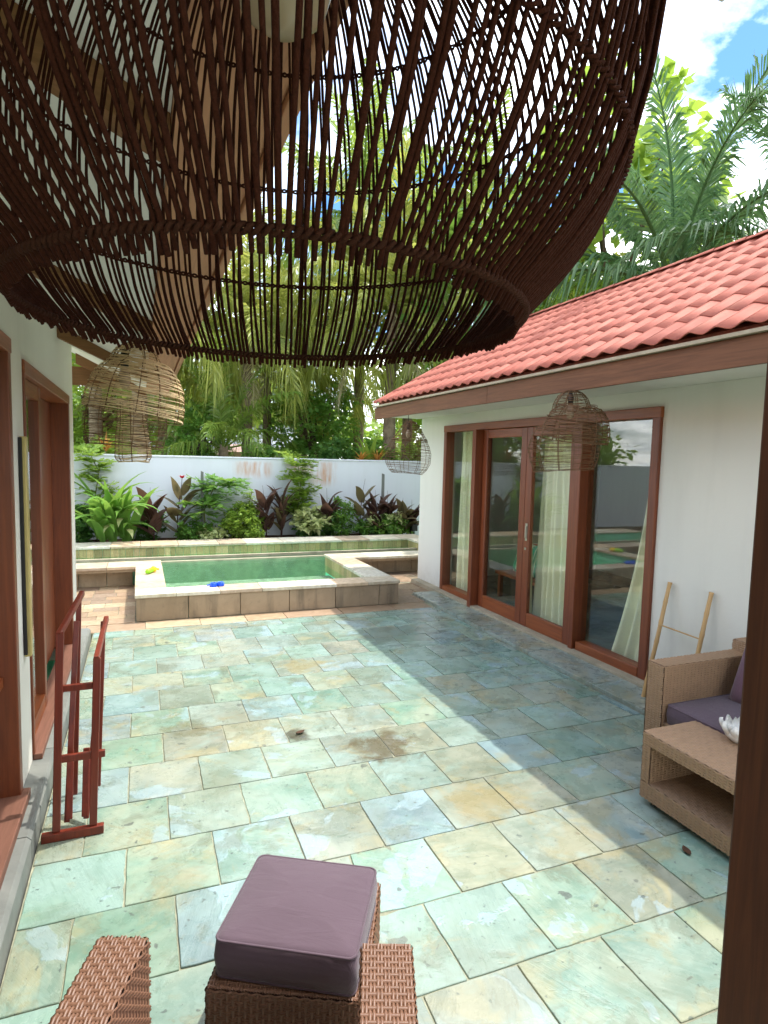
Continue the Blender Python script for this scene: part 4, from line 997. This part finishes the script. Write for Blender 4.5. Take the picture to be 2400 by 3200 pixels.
def arc(r0, r1, z0, z1, n=9, p=0.5):
    return [(r0 + (r1 - r0) * (math.sin(math.pi / 2 * k / n)) , z0 + (z1 - z0) * (1 - math.cos(math.pi / 2 * k / n))) for k in range(n + 1)]
def cord(par, z0, z1):
    m = MB(); m.tube([(0, 0, z0), (0, 0, z1)], 0.004, 6); m.build('cord', M['black'], par, 0, True, local=True)
    m = MB(); m.tube([(0, 0, z0 - 0.10), (0, 0, z0 - 0.04), (0, 0, z0)], [0.02, 0.024, 0.012], 10); m.build('socket', M['black'], par, 0, True, local=True)
    m = MB(); m.lathe([(0.0, z0 - 0.21), (0.022, z0 - 0.20), (0.032, z0 - 0.17), (0.028, z0 - 0.13), (0.014, z0 - 0.10)], 14); m.build('bulb', M['bulb'], par, 0, True, local=True)
# lamp by the bungalow doorway
la = thing('rattan_pendant_lamp', 'pale rattan tiered pendant lamp under the bungalow eave', 'lamp', (-0.075, 3.70, 1.80))
shade_part(la, 'cap_shade', arc(0.01, 0.135, 0.66, 0.53), M['rattan'], 28, 10, 0.0022, (0.0, 0, 0), (0.0, 0.10), 0.004, 1, skip=0.1)
shade_part(la, 'dome_shade', arc(0.10, 0.262, 0.565, 0.30, 10) + [(0.262, 0.27)], M['rattan'], 62, 12, 0.0019, (0, 0, 0), (0.0, 0.16), 0.008, 2, skip=0.35)
shade_part(la, 'skirt_shade', [(0.20, 0.33), (0.215, 0.26), (0.218, 0.18), (0.20, 0.09)], M['wire'], 30, 9, 0.0014, (-0.01, 0, 0), (0.0, 0.05), 0.006, 3, skip=0.3)
shade_part(la, 'inner_shade', [(0.07, 0.34), (0.075, 0.22), (0.09, 0.12), (0.095, 0.03), (0.08, 0.005)], M['rattan'], 50, 8, 0.0019, (0.04, 0, 0), (0.0, -0.03), 0.004, 4, skip=0.25)
cord(la, 0.62, 0.70)
# lamps under the villa eave
def wire_lamp(label, loc, seed, sc=1.0, flip=1):
    l = thing('wire_pendant_lamp', label, 'lamp', loc, 0, 'wire lamps under the villa eave')
    shade_part(l, 'cap_shade', arc(0.008, 0.150, 0.66, 0.49), M['wire'], 20, 10, 0.0020, (0.01 * flip, 0, 0), (0.0, 0.0), 0.006, seed, skip=0.15)
    shade_part(l, 'dome_shade', arc(0.12, 0.262, 0.535, 0.30, 9) + [(0.255, 0.25)], M['wire'], 46, 11, 0.0019, (0.01 * flip, -0.015 * flip, 0), (0.08, 0.06 * flip), 0.007, seed + 1, skip=0.2)
    shade_part(l, 'lower_shade', [(0.215, 0.37), (0.262, 0.29), (0.285, 0.20), (0.268, 0.10), (0.235, 0.02)], M['wire'], 34, 11, 0.0017, (-0.015 * flip, 0.03 * flip, 0), (-0.04, -0.03), 0.007, seed + 2, skip=0.35)
    cord(l, 0.64, 0.71)
    return l
wire_lamp('near tiered dark wire pendant lamp in front of the sliding doors', (3.20, 4.02, 1.775), 21)
lb_ = thing('wire_pendant_lamp', 'far bell shaped dark wire pendant lamp at the villa corner', 'lamp', (3.20, 7.20, 1.68), 0, 'wire lamps under the villa eave')
shade_part(lb_, 'cap_shade', [(0.01, 0.67), (0.07, 0.65), (0.13, 0.58), (0.19, 0.48), (0.235, 0.42)], M['wire'], 30, 10, 0.0022, (0, 0, 0), (0, 0.06), 0.006, 41, skip=0.1)
shade_part(lb_, 'lower_shade', [(0.215, 0.44), (0.262, 0.36), (0.295, 0.25), (0.29, 0.13), (0.25, 0.05), (0.20, 0.0)], M['wire'], 34, 12, 0.0017, (0, 0, 0), (0, 0.03), 0.008, 43, skip=0.3)
cord(lb_, 0.66, 0.79)

# ================================================================== PLANTS
pr_ = random.Random(17)
def blade(base, az, elev, L, W, arch, n=9, fold=0.25, tipw=1.0, twist=0.0):
    """arched strap leaf with a folded midrib; returns MB"""
    m = MB(); d = Vector((math.cos(az), math.sin(az), 0)); s_ = Vector((-math.sin(az), math.cos(az), 0)); p = Vector(base); vs_ = []
    for i in range(n + 1):
        t = i / n; e = elev - arch * t ** 1.4
        w_ = W * (math.sin(math.pi * (0.10 + 0.90 * t) ** 0.75) if tipw == 1.0 else math.sin(math.pi * (0.06 + 0.94 * t) ** tipw)) * 0.5
        if i == n: w_ = 0.001
        tg = d * math.cos(e) + Vector((0, 0, 1)) * math.sin(e); nr = tg.cross(s_) * -1
        ss = s_ * math.cos(twist * t) + nr * math.sin(twist * t)
        up = nr * (fold * w_)
        vs_ += [p - ss * w_ + up, p, p + ss * w_ + up]
        p = p + tg * (L / n)
    fs = []
    for i in range(n):
        a = 3 * i; fs += [(a, a + 1, a + 4, a + 3), (a + 1, a + 2, a + 5, a + 4)]
    m.add(vs_, fs); return m
def leaf_part(par, mb, mat): mb.build('leaf', mat, par, 0, True)

def cloud(m, c, rad, ncl, nl, size, r, elong=2.0, spread=0.35, up=0.5):
    c = Vector(c)
    for _ in range(ncl):
        while True:
            q = Vector((r.uniform(-1, 1), r.uniform(-1, 1), r.uniform(-1, 1)))
            if 0.25 < q.length < 1: break
        cc = c + Vector((q.x * rad[0], q.y * rad[1], q.z * rad[2])); sr_ = spread * min(rad) * r.uniform(0.6, 1.3)
        for _ in range(nl):
            p = cc + Vector((r.gauss(0, 1), r.gauss(0, 1), r.gauss(0, 0.7))) * sr_ * 0.6
            ax = Vector((r.uniform(-1, 1), r.uniform(-1, 1), r.uniform(-0.7, 0.5))).normalized()
            nn = Vector((r.uniform(-1, 1), r.uniform(-1, 1), r.uniform(0, 1) + up)).normalized(); sd = ax.cross(nn)
            if sd.length < 0.05: continue
            sd.normalize(); L = size * r.uniform(0.65, 1.25); W = L / elong
            m.add([p, p + ax * L * 0.45 + sd * W * 0.5, p + ax * L, p + ax * L * 0.45 - sd * W * 0.5], [(0, 1, 2, 3)])
    return m

def bush(name, label, c, rad, mat, ncl, nl, size, seed, cat='shrub', group=None, elong=1.8):
    r = random.Random(seed); t = thing(name, label, cat, (c[0], c[1], 0.24), 0, group)
    m = MB()
    for k in range(6):
        a = r.uniform(0, 6.28); m.tube([(c[0], c[1], 0.22), (c[0] + rad[0] * 0.3 * math.cos(a), c[1] + rad[1] * 0.3 * math.sin(a), c[2]), (c[0] + rad[0] * 0.6 * math.cos(a), c[1] + rad[1] * 0.6 * math.sin(a), c[2] + rad[2] * 0.6)], [0.012, 0.009, 0.004], 5)
    m.build('stem', M['stem'], t, 0, True)
    cloud(MB(), c, rad, 1, 1, size, r)
    fm = cloud(MB(), c, rad, ncl, nl, size, r, elong, 0.3); fm.build('foliage', mat, t)
    return t

GZ = 0.24
# big strap leaved clump on the left
t = thing('strap_leaf_plant', 'big bright green strap leaved plant at the left end of the bed', 'plant', (-0.45, 11.95, GZ))
for k in range(56):
    az = pr_.uniform(0, 6.28); e = R(pr_.uniform(48, 86)); L = pr_.uniform(0.9, 1.6)
    base = (-0.45 + pr_.uniform(-0.28, 0.28), 11.92 + pr_.uniform(-0.16, 0.16), GZ + pr_.uniform(0, 0.25))
    if math.sin(az) > 0.3: az = -az
    leaf_part(t, blade(base, az, e, L, pr_.uniform(0.12, 0.19), R(pr_.uniform(50, 130)), 9, 0.35, 1.0, pr_.uniform(-0.5, 0.5)), M['lf_strap'])
for (a, z0) in ((0.3, 0.9), (-1.2, 0.7), (-0.4, 0.5), (-1.9, 0.6)):
    leaf_part(t, blade((-0.40 + 0.2 * math.cos(a), 11.75, z0), -1.2 + a * 0.4, R(10), 0.42, 0.11, R(85), 8, 0.3), M['lf_var'])
def canna(label, x, y, h, n, mat, seed, flower=False, wl=0.23):
    r = random.Random(seed); t = thing('canna_plant', label, 'plant', (x, y, GZ), 0, 'dark leaved plants along the garden wall')
    m = MB(); tx = x + r.uniform(-0.08, 0.08); m.tube([(x, y, GZ - 0.02), (x, y, GZ + h * 0.5), (tx, y, GZ + h)], [0.014, 0.011, 0.005], 6); m.build('stem', M['stem_d'], t, 0, True)
    n += 4
    for k in range(n):
        u = (k + 0.5) / n; az = -math.pi / 2 + (1 if k % 2 else -1) * r.uniform(0.5, 1.7) + r.uniform(-0.3, 0.3)
        leaf_part(t, blade((x + (tx - x) * u, y, GZ + h * (0.12 + 0.72 * u)), az, R(r.uniform(40, 80)), r.uniform(0.36, 0.56), wl * r.uniform(0.8, 1.2), R(r.uniform(25, 85)), 8, 0.3, 1.0, r.uniform(-0.8, 0.8)), mat)
    if flower:
        m = MB(); m.tube([(tx, y, GZ + h - 0.02), (tx + 0.01, y, GZ + h + 0.14)], [0.005, 0.004], 5); m.build('flower_stalk', M['stem_d'], t, 0, True)
        for k in range(6):
            a = 2 * math.pi * k / 6; mb = blade((tx + 0.01, y, GZ + h + 0.12), a, R(55), 0.10, 0.055, R(70), 5, 0.2); mb.build('petal', M['petal_red'], t, 0, True)
    else:
        m = MB(); m.tube([(tx, y, GZ + h - 0.02), (tx + r.uniform(-0.05, 0.05), y, GZ + h + 0.25)], [0.004, 0.002], 5); m.build('flower_stalk', M['stem_d'], t, 0, True)
    return t
canna('tall plum leaved canna right of the strap leaved plant', 0.22, 11.95, 0.75, 7, M['lf_plum'], 1)
canna('slender bronze canna with a single red flower', 0.64, 12.0, 1.05, 6, M['lf_plum2'], 2, True)
canna('plum canna with upright leaves left of the tall lime climber', 2.30, 11.95, 0.80, 8, M['lf_plum'], 3)
canna('broad plum canna right of the tall lime climber', 3.52, 11.95, 0.75, 8, M['lf_plum'], 5)
canna('thin bronze canna left of the far grey stake', 4.28, 12.0, 0.95, 6, M['lf_plum2'], 6)
canna('plum canna just left of the far grey stake', 4.62, 11.9, 0.72, 8, M['lf_plum'], 7)
canna('plum canna behind the far grey stake', 4.92, 11.95, 0.70, 8, M['lf_plum'], 8)
canna('low bronze canna between the far stake and villa corner', 5.22, 11.9, 0.55, 9, M['lf_plum2'], 9)
canna('plum canna last before the villa corner', 5.45, 12.0, 0.50, 8, M['lf_plum'], 10)
# cordyline rosette
t = thing('cordyline_plant', 'dense dark red cordyline rosette in the middle of the bed', 'plant', (2.60, 11.95, GZ))
m = MB(); m.tube([(2.60, 11.95, GZ), (2.62, 11.95, GZ + 0.65)], [0.02, 0.014], 6); m.build('stem', M['stem_d'], t, 0, True)
for k in range(30):
    az = pr_.uniform(0, 6.28); z = GZ + 0.15 + 0.6 * (k / 30)
    leaf_part(t, blade((2.60, 11.95, z), az, R(pr_.uniform(35, 80)), pr_.uniform(0.38, 0.6), 0.10, R(pr_.uniform(30, 90)), 8, 0.35, 1.0, pr_.uniform(-0.6, 0.6)), M['lf_plum'] if k % 3 else M['lf_plum2'])
bush('lime_shrub', 'fluffy lime green shrub in front of the wall near bed centre', (1.80, 11.9, 0.56), (0.40, 0.26, 0.40), M['lf_lime'], 90, 42, 0.075, 31)
bush('lime_shrub', 'small lime green shrub hugging the rear coping', (2.05, 11.72, 0.34), (0.18, 0.12, 0.13), M['lf_lime'], 22, 40, 0.06, 32)
bush('round_shrub', 'round mid green shrub beside the broad plum canna', (3.82, 11.95, 0.62), (0.32, 0.24, 0.42), M['lf_mid'], 70, 42, 0.06, 33)
bush('dark_shrub', 'dark green shrub at the far left foot of the wall', (-1.0, 12.1, 0.60), (0.28, 0.2, 0.42), M['lf_dark'], 50, 36, 0.09, 34)
bush('dark_shrub', 'dark leafy shrub right of the strap leaved plant', (0.12, 12.15, 0.55), (0.30, 0.16, 0.34), M['lf_dark'], 50, 36, 0.08, 35)
bush('low_shrub', 'low green ground shrub below the red flowered canna', (0.95, 11.9, 0.42), (0.34, 0.18, 0.18), M['lf_mid'], 36, 30, 0.09, 36)
bush('low_shrub', 'low cream and green shrub under the near grey stake', (1.28, 11.8, 0.36), (0.26, 0.15, 0.13), M['lf_var'], 16, 24, 0.10, 37)
bush('low_shrub', 'low cream and green shrub between the cordyline and round shrub', (3.15, 11.8, 0.62), (0.34, 0.16, 0.28), M['lf_var'], 22, 18, 0.15, 38)
bush('low_shrub', 'low dark shrub filling the bed below the broad plum canna', (3.40, 12.0, 0.48), (0.50, 0.2, 0.26), M['lf_dark'], 60, 32, 0.10, 39)
bush('low_shrub', 'mixed green ground shrub around the far grey stake', (4.75, 11.85, 0.44), (0.62, 0.2, 0.22), M['lf_mid'], 60, 30, 0.11, 40)
bush('low_shrub', 'cream speckled leaves at the foot of the far grey stake', (4.72, 11.75, 0.58), (0.45, 0.1, 0.22), M['lf_var'], 18, 10, 0.11, 41)
bush('low_shrub', 'dark green shrub in the bed corner beside the villa', (5.2, 12.05, 0.42), (0.4, 0.2, 0.25), M['lf_dark'], 40, 30, 0.09, 42)
def climber(name, label, pts, rad, mat, seed, n=26, size=0.12):
    r = random.Random(seed); t = thing(name, label, 'plant', (pts[0][0], pts[0][1], GZ)); m = MB(); m.tube(pts, [0.016 - 0.010 * i / (len(pts) - 1) for i in range(len(pts))], 6); m.build('stem', M['stem'], t, 0, True)
    fm = MB()
    for k in range(n):
        u = 0.25 + 0.75 * (k / n); q = u * (len(pts) - 1); i = min(int(q), len(pts) - 2); p = Vector(pts[i]).lerp(Vector(pts[i + 1]), q - i)
        a = r.uniform(0, 6.28); d = Vector((math.cos(a), math.sin(a) * 0.6 - 0.2, r.uniform(-0.2, 0.5))).normalized(); L = rad * r.uniform(0.5, 1.1)
        fm.tube([p, p + d * L * 0.6, p + d * L - Vector((0, 0, 0.15 * L))], [0.003, 0.002, 0.001], 3)
        for j in range(9):
            s_ = (j + 1) / 9; b = p + d * L * s_ - Vector((0, 0, 0.15 * L * s_ * s_)); sd = d.cross(Vector((0, 0, 1))).normalized()
            for sg in (-1, 1):
                ax = (sd * sg + d * 0.5 + Vector((0, 0, r.uniform(-0.4, 0.3)))).normalized(); ww = d * size * 0.22
                fm.add([b, b + ax * size * 0.45 + ww, b + ax * size * r.uniform(0.85, 1.1), b + ax * size * 0.45 - ww], [(0, 1, 2, 3)])
    fm.build('foliage', mat, t)
    return t
climber('tall_climber', 'tall lime feathery climber reaching above the garden wall', [(2.98, 12.1, GZ), (2.96, 12.1, 0.8), (3.02, 12.1, 1.3), (2.95, 12.15, 1.85)], 0.42, M['lf_lime'], 51, 60, 0.16)
climber('feathery_plant', 'bright green feathery plant spreading round the near grey stake', [(1.15, 12.0, GZ), (1.12, 12.0, 0.8), (1.30, 12.0, 1.25), (1.72, 12.0, 1.38)], 0.50, M['lf_strap'], 52, 46, 0.18)
climber('feathery_plant', 'light green feathery plant climbing the wall behind the strap leaves', [(-0.75, 12.2, GZ), (-0.78, 12.2, 1.0), (-0.70, 12.2, 1.5), (-0.85, 12.2, 1.85)], 0.36, M['lf_lime'], 53, 44, 0.15)
climber('feathery_plant', 'airy green sprig above the lime shrub', [(1.95, 12.1, GZ), (1.98, 12.1, 0.9), (2.05, 12.1, 1.2)], 0.22, M['lf_lime'], 54, 16, 0.09)
for (x, lab) in ((1.09, 'near grey timber stake in the bed among feathery leaves'), (4.81, 'far grey timber stake in the bed among plum cannas')):
    m = MB(); m.prism([(x - 0.028, 12.05, 0.1), (x + 0.028, 12.05, 0.1), (x + 0.026, 12.05, 1.53), (x - 0.024, 12.05, 1.55)], (0, 0.05, 0)); tag(m.build('garden_stake', M['post_grey'], None, 0.004), lab, 'stake', 'grey stakes in the planting bed')

gl = thing('garden_spotlight', 'small black garden spotlight in the bed corner beside the villa', 'garden light', (5.42, 11.75, GZ))
BX(5.36, 5.48, 11.70, 11.80, GZ + 0.10, GZ + 0.24).build('head', M['black'], gl, 0.008); m = MB(); m.tube([(5.42, 11.75, GZ - 0.05), (5.42, 11.75, GZ + 0.10)], 0.012, 8); m.build('spike', M['black'], gl, 0, True)

# ================================================================== TREES BEYOND
def frond_mesh(name, L, e0, droop, npair, lmax, seed, mat, gravity=0.35, lw=0.075):
    r = random.Random(seed); n = 18; p = Vector((0, 0, 0)); P = []; T = []
    side = 0.0
    for i in range(n + 1):
        t = i / n; e = e0 - droop * t ** 1.25; side = 0.12 * math.sin(2 * t + seed)
        tg = Vector((math.cos(e), side * t * 0.5, math.sin(e))).normalized(); P.append(p.copy()); T.append(tg); p = p + tg * (L / n)
    m = MB(); m.tube(P, [0.038 * (1 - 0.88 * i / n) for i in range(n + 1)], 5)
    for k in range(npair):
        t = 0.13 + 0.86 * (k + r.uniform(-0.3, 0.3)) / npair; q = t * n; i = min(int(q), n - 1); b = P[i].lerp(P[i + 1], q - i); tg = T[i]
        sd = tg.cross(Vector((0, 0, 1))); sd = sd.normalized() if sd.length > 0.05 else Vector((0, 1, 0)); nr = sd.cross(tg)
        l = lmax * (0.35 + 0.65 * math.sin(math.pi * min(1, (t - 0.08) * 1.05) ** 0.8)) * r.uniform(0.85, 1.1)
        for s_ in (-1, 1):
            a = R(28 + 38 * t + r.uniform(-7, 7)); d = (sd * s_ * math.cos(a) + tg * math.sin(a) + nr * r.uniform(0.05, 0.35)).normalized()
            g_ = gravity * r.uniform(0.3, 1.7); l_ = l * (r.uniform(0.4, 0.8) if r.random() < 0.08 else 1.0); l, l0 = l_, l
            p1 = b + d * l * 0.5 - Vector((0, 0, 0.10 * g_ * l)); p2 = b + d * l * 0.94 - Vector((0, 0, g_ * l)); w_ = (tg + nr * r.uniform(-0.6, 0.6)).normalized() * lw * 0.5; l = l0
            m.add([b - w_ * 0.6, b + w_ * 0.6, p1 + w_, p1 - w_, p2], [(0, 1, 2, 3), (3, 2, 4)])
    return m.mesh(name, mat, 0, False)
FR = {}
for key, mat, LM, NP, LW in (('g', 'palm', 0.8, 54, 0.07), ('y', 'palmy', 0.85, 54, 0.07), ('b', 'palmb', 0.66, 84, 0.045)):
    FR[key] = [frond_mesh('frond', 3.6, R(80), R(42), NP, LM, 1, M[mat], 0.35, LW), frond_mesh('frond', 3.7, R(60), R(66), NP, LM, 2, M[mat], 0.5, LW),
               frond_mesh('frond', 3.7, R(38), R(84), NP, LM, 3, M[mat], 0.7, LW), frond_mesh('frond', 3.6, R(14), R(85), NP, LM, 4, M[mat], 0.9, LW),
               frond_mesh('frond', 3.4, R(-10), R(75), NP, LM, 5, M[mat], 1.05, LW)]
DRY = frond_mesh('dry_frond', 3.0, R(-40), R(48), 50, 0.7, 9, M['palmdry'], 0.9, 0.03)
def palm(label, x, y, zc_, n, key, seed, rt=0.15, sc=1.0, lean=(0, 0), emin=0.0, emax=1.0, dry=2, group='palms around the courtyard'):
    r = random.Random(seed); t = thing('coconut_palm', label, 'palm tree', (x, y, 0.2), 0, group)
    pts, rr = [], []; nseg = 40
    for i in range(nseg + 1):
        u = i / nseg; pts.append((x - lean[0] * (1 - u) ** 1.5, y - lean[1] * (1 - u) ** 1.5, 0.2 + (zc_ - 0.2) * u)); rr.append(rt * 0.8 * (1.35 - 0.6 * u) * (1 + (0.07 if i % 2 else 0)) * (1.5 if i == 0 else 1))
    m = MB(); m.tube(pts, rr, 10); m.build('trunk', M['trunk'], t, 0, True)
    for k in range(n):
        u = emin + (emax - emin) * (k + 0.5) / n; az = k * 2.39996 + r.uniform(-0.25, 0.25); v = min(4, int(u * 5)); s_ = sc * r.uniform(0.85, 1.1)
        inst('frond', FR[key][v], (x + 0.08 * math.cos(az), y + 0.08 * math.sin(az), zc_ - 0.1 * u), t, (r.uniform(-0.12, 0.12), r.uniform(-0.1, 0.1), az), (s_, s_, s_))
    for k in range(dry):
        inst('dry_frond', DRY, (x, y, zc_ - 0.25), t, (0, 0, r.uniform(0, 6.28)), (sc * 0.9,) * 3)
    return t
palm('yellow green coconut palm with drooping fronds behind the pool centre', 3.27, 17.0, 4.1, 22, 'y', 61, 0.15, 0.85)
palm('young coconut palm rising just behind the garden wall', 1.80, 14.6, 2.10, 15, 'g', 62, 0.17, 0.66, (0, 0), 0.05, 0.8, 0)
palm('thick dark trunked coconut palm by the far villa corner', 5.71, 14.0, 5.7, 26, 'y', 63, 0.17, 0.95)
palm('coconut palm with bright fronds behind the thin trunked one', 4.8, 19.0, 5.0, 24, 'y', 64, 0.16, 0.95)
palm('coconut palm left of centre beyond the wall', 0.0, 15.2, 5.6, 22, 'y', 65, 0.20, 1.0)
palm('slim coconut palm at far left beyond the wall', -1.0, 16.5, 7.4, 20, 'g', 66, 0.16, 1.0)
palm('tall coconut palm behind the rope lamp', 6.3, 18.0, 9.2, 24, 'g', 68, 0.17, 1.1)
palm('deep green palm with upright fronds behind the villa roof', 7.95, 7.6, 4.75, 18, 'b', 69, 0.2, 1.0, (0, 0), 0.0, 0.66, 1)
palm('deep green palm farther right behind the villa roof', 9.3, 6.1, 4.6, 14, 'b', 70, 0.2, 1.0, (0, 0), 0.0, 0.8, 0)
palm('sunlit palm peeping over the far roof end', 8.6, 12.8, 5.0, 22, 'y', 71, 0.17, 0.95)
palm('coconut palm far behind the villa roof', 10.5, 17.0, 7.0, 22, 'g', 72, 0.17, 1.05)

palm('drooping palm left of the young palm', 0.6, 18.2, 4.3, 20, 'y', 73, 0.15, 0.9)
palm('drooping palm between the two centre trunks', 2.5, 15.6, 5.2, 24, 'y', 74, 0.15, 0.9)
palm('palm arching over the far roof corner', 6.9, 15.6, 5.3, 22, 'y', 76, 0.16, 1.0)
palm('palm with long fronds behind the lime tree', 8.0, 14.6, 7.4, 22, 'g', 77, 0.16, 1.0)
def tree(label, x, y, h, rad, mat, ncl, nl, size, seed, elong=1.7, zb=0.2, spread=0.30, name='broadleaf_tree', group='trees beyond the garden wall'):
    r = random.Random(seed); t = thing(name, label, 'tree', (x, y, zb), 0, group)
    m = MB(); m.tube([(x, y, zb), (x + 0.05, y, zb + h * 0.35), (x - 0.03, y, zb + h * 0.62)], [0.16, 0.12, 0.08], 8)
    cz = zb + h - rad[2] * 0.9
    for k in range(9):
        a = r.uniform(0, 6.28); q = r.uniform(0.4, 0.85); z1 = zb + h * r.uniform(0.3, 0.6); e = Vector((x + rad[0] * q * math.cos(a), y + rad[1] * q * math.sin(a), cz + rad[2] * r.uniform(-0.4, 0.7)))
        b = Vector((x, y, z1)); m.tube([b, b.lerp(e, 0.5) + Vector((0, 0, 0.2)), e], [0.06, 0.035, 0.012], 5)
    m.build('trunk', M['trunk2'], t, 0, True)
    cloud(MB(), (0, 0, 0), (1, 1, 1), 1, 1, size, r)
    fm = cloud(MB(), (x, y, cz), rad, ncl, nl, size, r, elong, spread); fm.build('crown', M[mat], t)
    return t
tree('lime leaved tree behind the villa roof and rope lamp', 9.0, 10.2, 9.4, (2.0, 2.2, 3.4), 'lf_lime', 120, 26, 0.34, 81, 1.7, 0.2, 0.16)
tree('yellow green tree leaning over the far villa roof end', 7.6, 13.2, 7.4, (1.9, 1.9, 2.4), 'lf_mid', 90, 34, 0.24, 82, 1.7, 0.2, 0.2)
tree('bright green tree behind the rattan lamp', -1.4, 19.0, 5.2, (2.6, 2.0, 2.3), 'lf_lime', 130, 40, 0.22, 83)
tree('round bright green tree between two palm trunks', 1.6, 22.0, 4.8, (2.2, 2.0, 1.9), 'lf_lime', 120, 40, 0.22, 84)
tree('dark green tree beyond the wall near its middle', 4.4, 16.2, 3.6, (1.2, 1.1, 1.4), 'lf_mid', 90, 40, 0.16, 85)
tree('leafy shrub tree in front of the grey roof', 1.2, 14.8, 2.75, (0.62, 0.5, 0.75), 'lf_mid', 60, 40, 0.11, 88)
tree('green tree far behind the pool', 5.5, 30.0, 5.6, (3.4, 2.6, 2.0), 'lf_lime', 130, 40, 0.32, 90)
tree('tall green tree far behind the grey roofed house', -1.5, 32.0, 6.5, (4.0, 3.0, 2.6), 'lf_lime', 160, 44, 0.32, 91)
tree('spreading green tree far beyond the villa corner', 13.5, 24.0, 6.5, (3.6, 3.0, 2.4), 'lf_lime', 160, 44, 0.32, 92)
bush('hedge_shrub', 'bushy green shrub peeping over the wall near the young palm', (2.45, 13.3, 1.55), (0.42, 0.3, 0.55), M['lf_mid'], 60, 40, 0.09, 101, 'shrub', 'shrubs behind the garden wall')
bush('hedge_shrub', 'bushy lime shrub over the wall below the bright palm', (3.05, 13.2, 1.5), (0.5, 0.3, 0.55), M['lf_lime'], 60, 40, 0.09, 102, 'shrub', 'shrubs behind the garden wall')
bush('hedge_shrub', 'dark shrub over the wall left of the dark palm trunk', (4.1, 13.4, 1.55), (0.75, 0.4, 0.75), M['lf_dark'], 100, 40, 0.11, 103, 'shrub', 'shrubs behind the garden wall')
bush('hedge_shrub', 'mid green shrub over the wall by the dark palm trunk', (5.1, 13.3, 1.6), (0.6, 0.3, 0.65), M['lf_mid'], 80, 40, 0.12, 104, 'shrub', 'shrubs behind the garden wall')
bush('hedge_shrub', 'lime shrub over the wall right of the dark palm trunk', (6.4, 13.5, 1.6), (0.8, 0.4, 0.8), M['lf_lime'], 90, 40, 0.12, 105, 'shrub', 'shrubs behind the garden wall')
bush('hedge_shrub', 'lime shrub over the wall at far left', (-0.55, 13.4, 1.5), (0.7, 0.4, 0.65), M['lf_lime'], 90, 40, 0.11, 106, 'shrub', 'shrubs behind the garden wall')
def brom(label, x, y, z, seed, mat):
    r = random.Random(seed); t = thing('bromeliad', label, 'plant', (x, y, 0.25), 0, 'orange plants along the garden wall top')
    m = MB(); m.tube([(x, y, 0.25), (x, y, z)], 0.02, 6); m.build('stem', M['stem'], t, 0, True)
    for k in range(22): leaf_part(t, blade((x, y, z + r.uniform(-0.08, 0.06)), r.uniform(0, 6.28), R(r.uniform(15, 75)), r.uniform(0.18, 0.34), 0.05, R(r.uniform(10, 60)), 6, 0.3), mat)
brom('orange and yellow leaved plant over the wall at far left', -0.62, 12.9, 1.95, 1, M['lf_orange'])
brom('small orange bromeliad over the wall left of the dark trunk', 4.55, 12.8, 1.82, 2, M['lf_orange'])
brom('red orange bromeliad over the wall by the dark trunk', 4.95, 12.8, 1.84, 3, M['lf_orange'])
t = thing('banana_plant', 'light green upright leaved plant over the wall by the dark trunk', 'plant', (4.8, 13.0, 0.25))
for k in range(9): leaf_part(t, blade((4.8, 13.0, 1.5 + 0.02 * k), 2 * math.pi * k / 9, R(pr_.uniform(55, 85)), pr_.uniform(0.7, 1.0), 0.15, R(pr_.uniform(20, 60)), 8, 0.3), M['lf_lime'])
m = MB(); m.tube([(4.8, 13.0, 0.25), (4.8, 13.0, 1.55)], [0.05, 0.04], 8); m.build('stem', M['stem'], t, 0, True)

# ---- houses beyond the wall
hs = thing('grey_roof_house', 'low house with grey sheet roof far behind the garden wall', 'house', (3.2, 28, 0.2))
BX(0.4, 6.2, 26.4, 30, 0.2, 2.2).build('wall', M['white'], hs)
m = MB()
for i in range(30):
    x0 = 0.0 + 6.6 * i / 30; m.prism([(x0, 26.0, 2.15), (x0 + 0.2, 26.0, 2.15), (x0 + 0.2, 28.2, 3.25), (x0, 28.2, 3.25)], (0, 0, 0.05 if i % 3 else 0.09))
m.prism([(0, 28.2, 3.25), (6.6, 28.2, 3.25), (6.6, 30.4, 2.15), (0, 30.4, 2.15)], (0, 0, 0.05)); m.build('roof', M['grey_roof'], hs)
for wx in (1.0, 2.6, 4.4):
    wd = BX(wx, wx + 0.9, 26.35, 26.41, 1.0, 1.9).build('window', M['wood_z'], hs); BX(wx + 0.07, wx + 0.83, 26.33, 26.36, 1.07, 1.83).build('pane', M['glass'], wd)
hs2 = thing('pink_shed', 'small pink walled shed beyond the wall behind the young palm', 'shed', (3.4, 23, 0.2))
BX(2.7, 4.3, 22.6, 24, 0.2, 1.95).build('wall', M['pink_wall'], hs2); m = MB(); m.prism([(2.6, 22.4, 1.95), (4.4, 22.4, 1.95), (4.4, 24.2, 2.25), (2.6, 24.2, 2.25)], (0, 0, 0.05)); m.build('roof', M['pink_wall'], hs2)
# ---- distant mass of foliage
r_ = random.Random(5); m = MB()
for k in range(26): cloud(m, (-34 + 4.0 * k + r_.uniform(-1, 1), 46 + r_.uniform(-3, 6), 2.2 + r_.uniform(0, 1.6)), (3.6, 2.5, 3.2), 26, 26, 0.75, r_, 1.5, 0.5)
tag(m.build('distant_foliage', M['lf_lime']), 'mass of distant green trees closing the horizon', 'foliage', None, 'stuff')
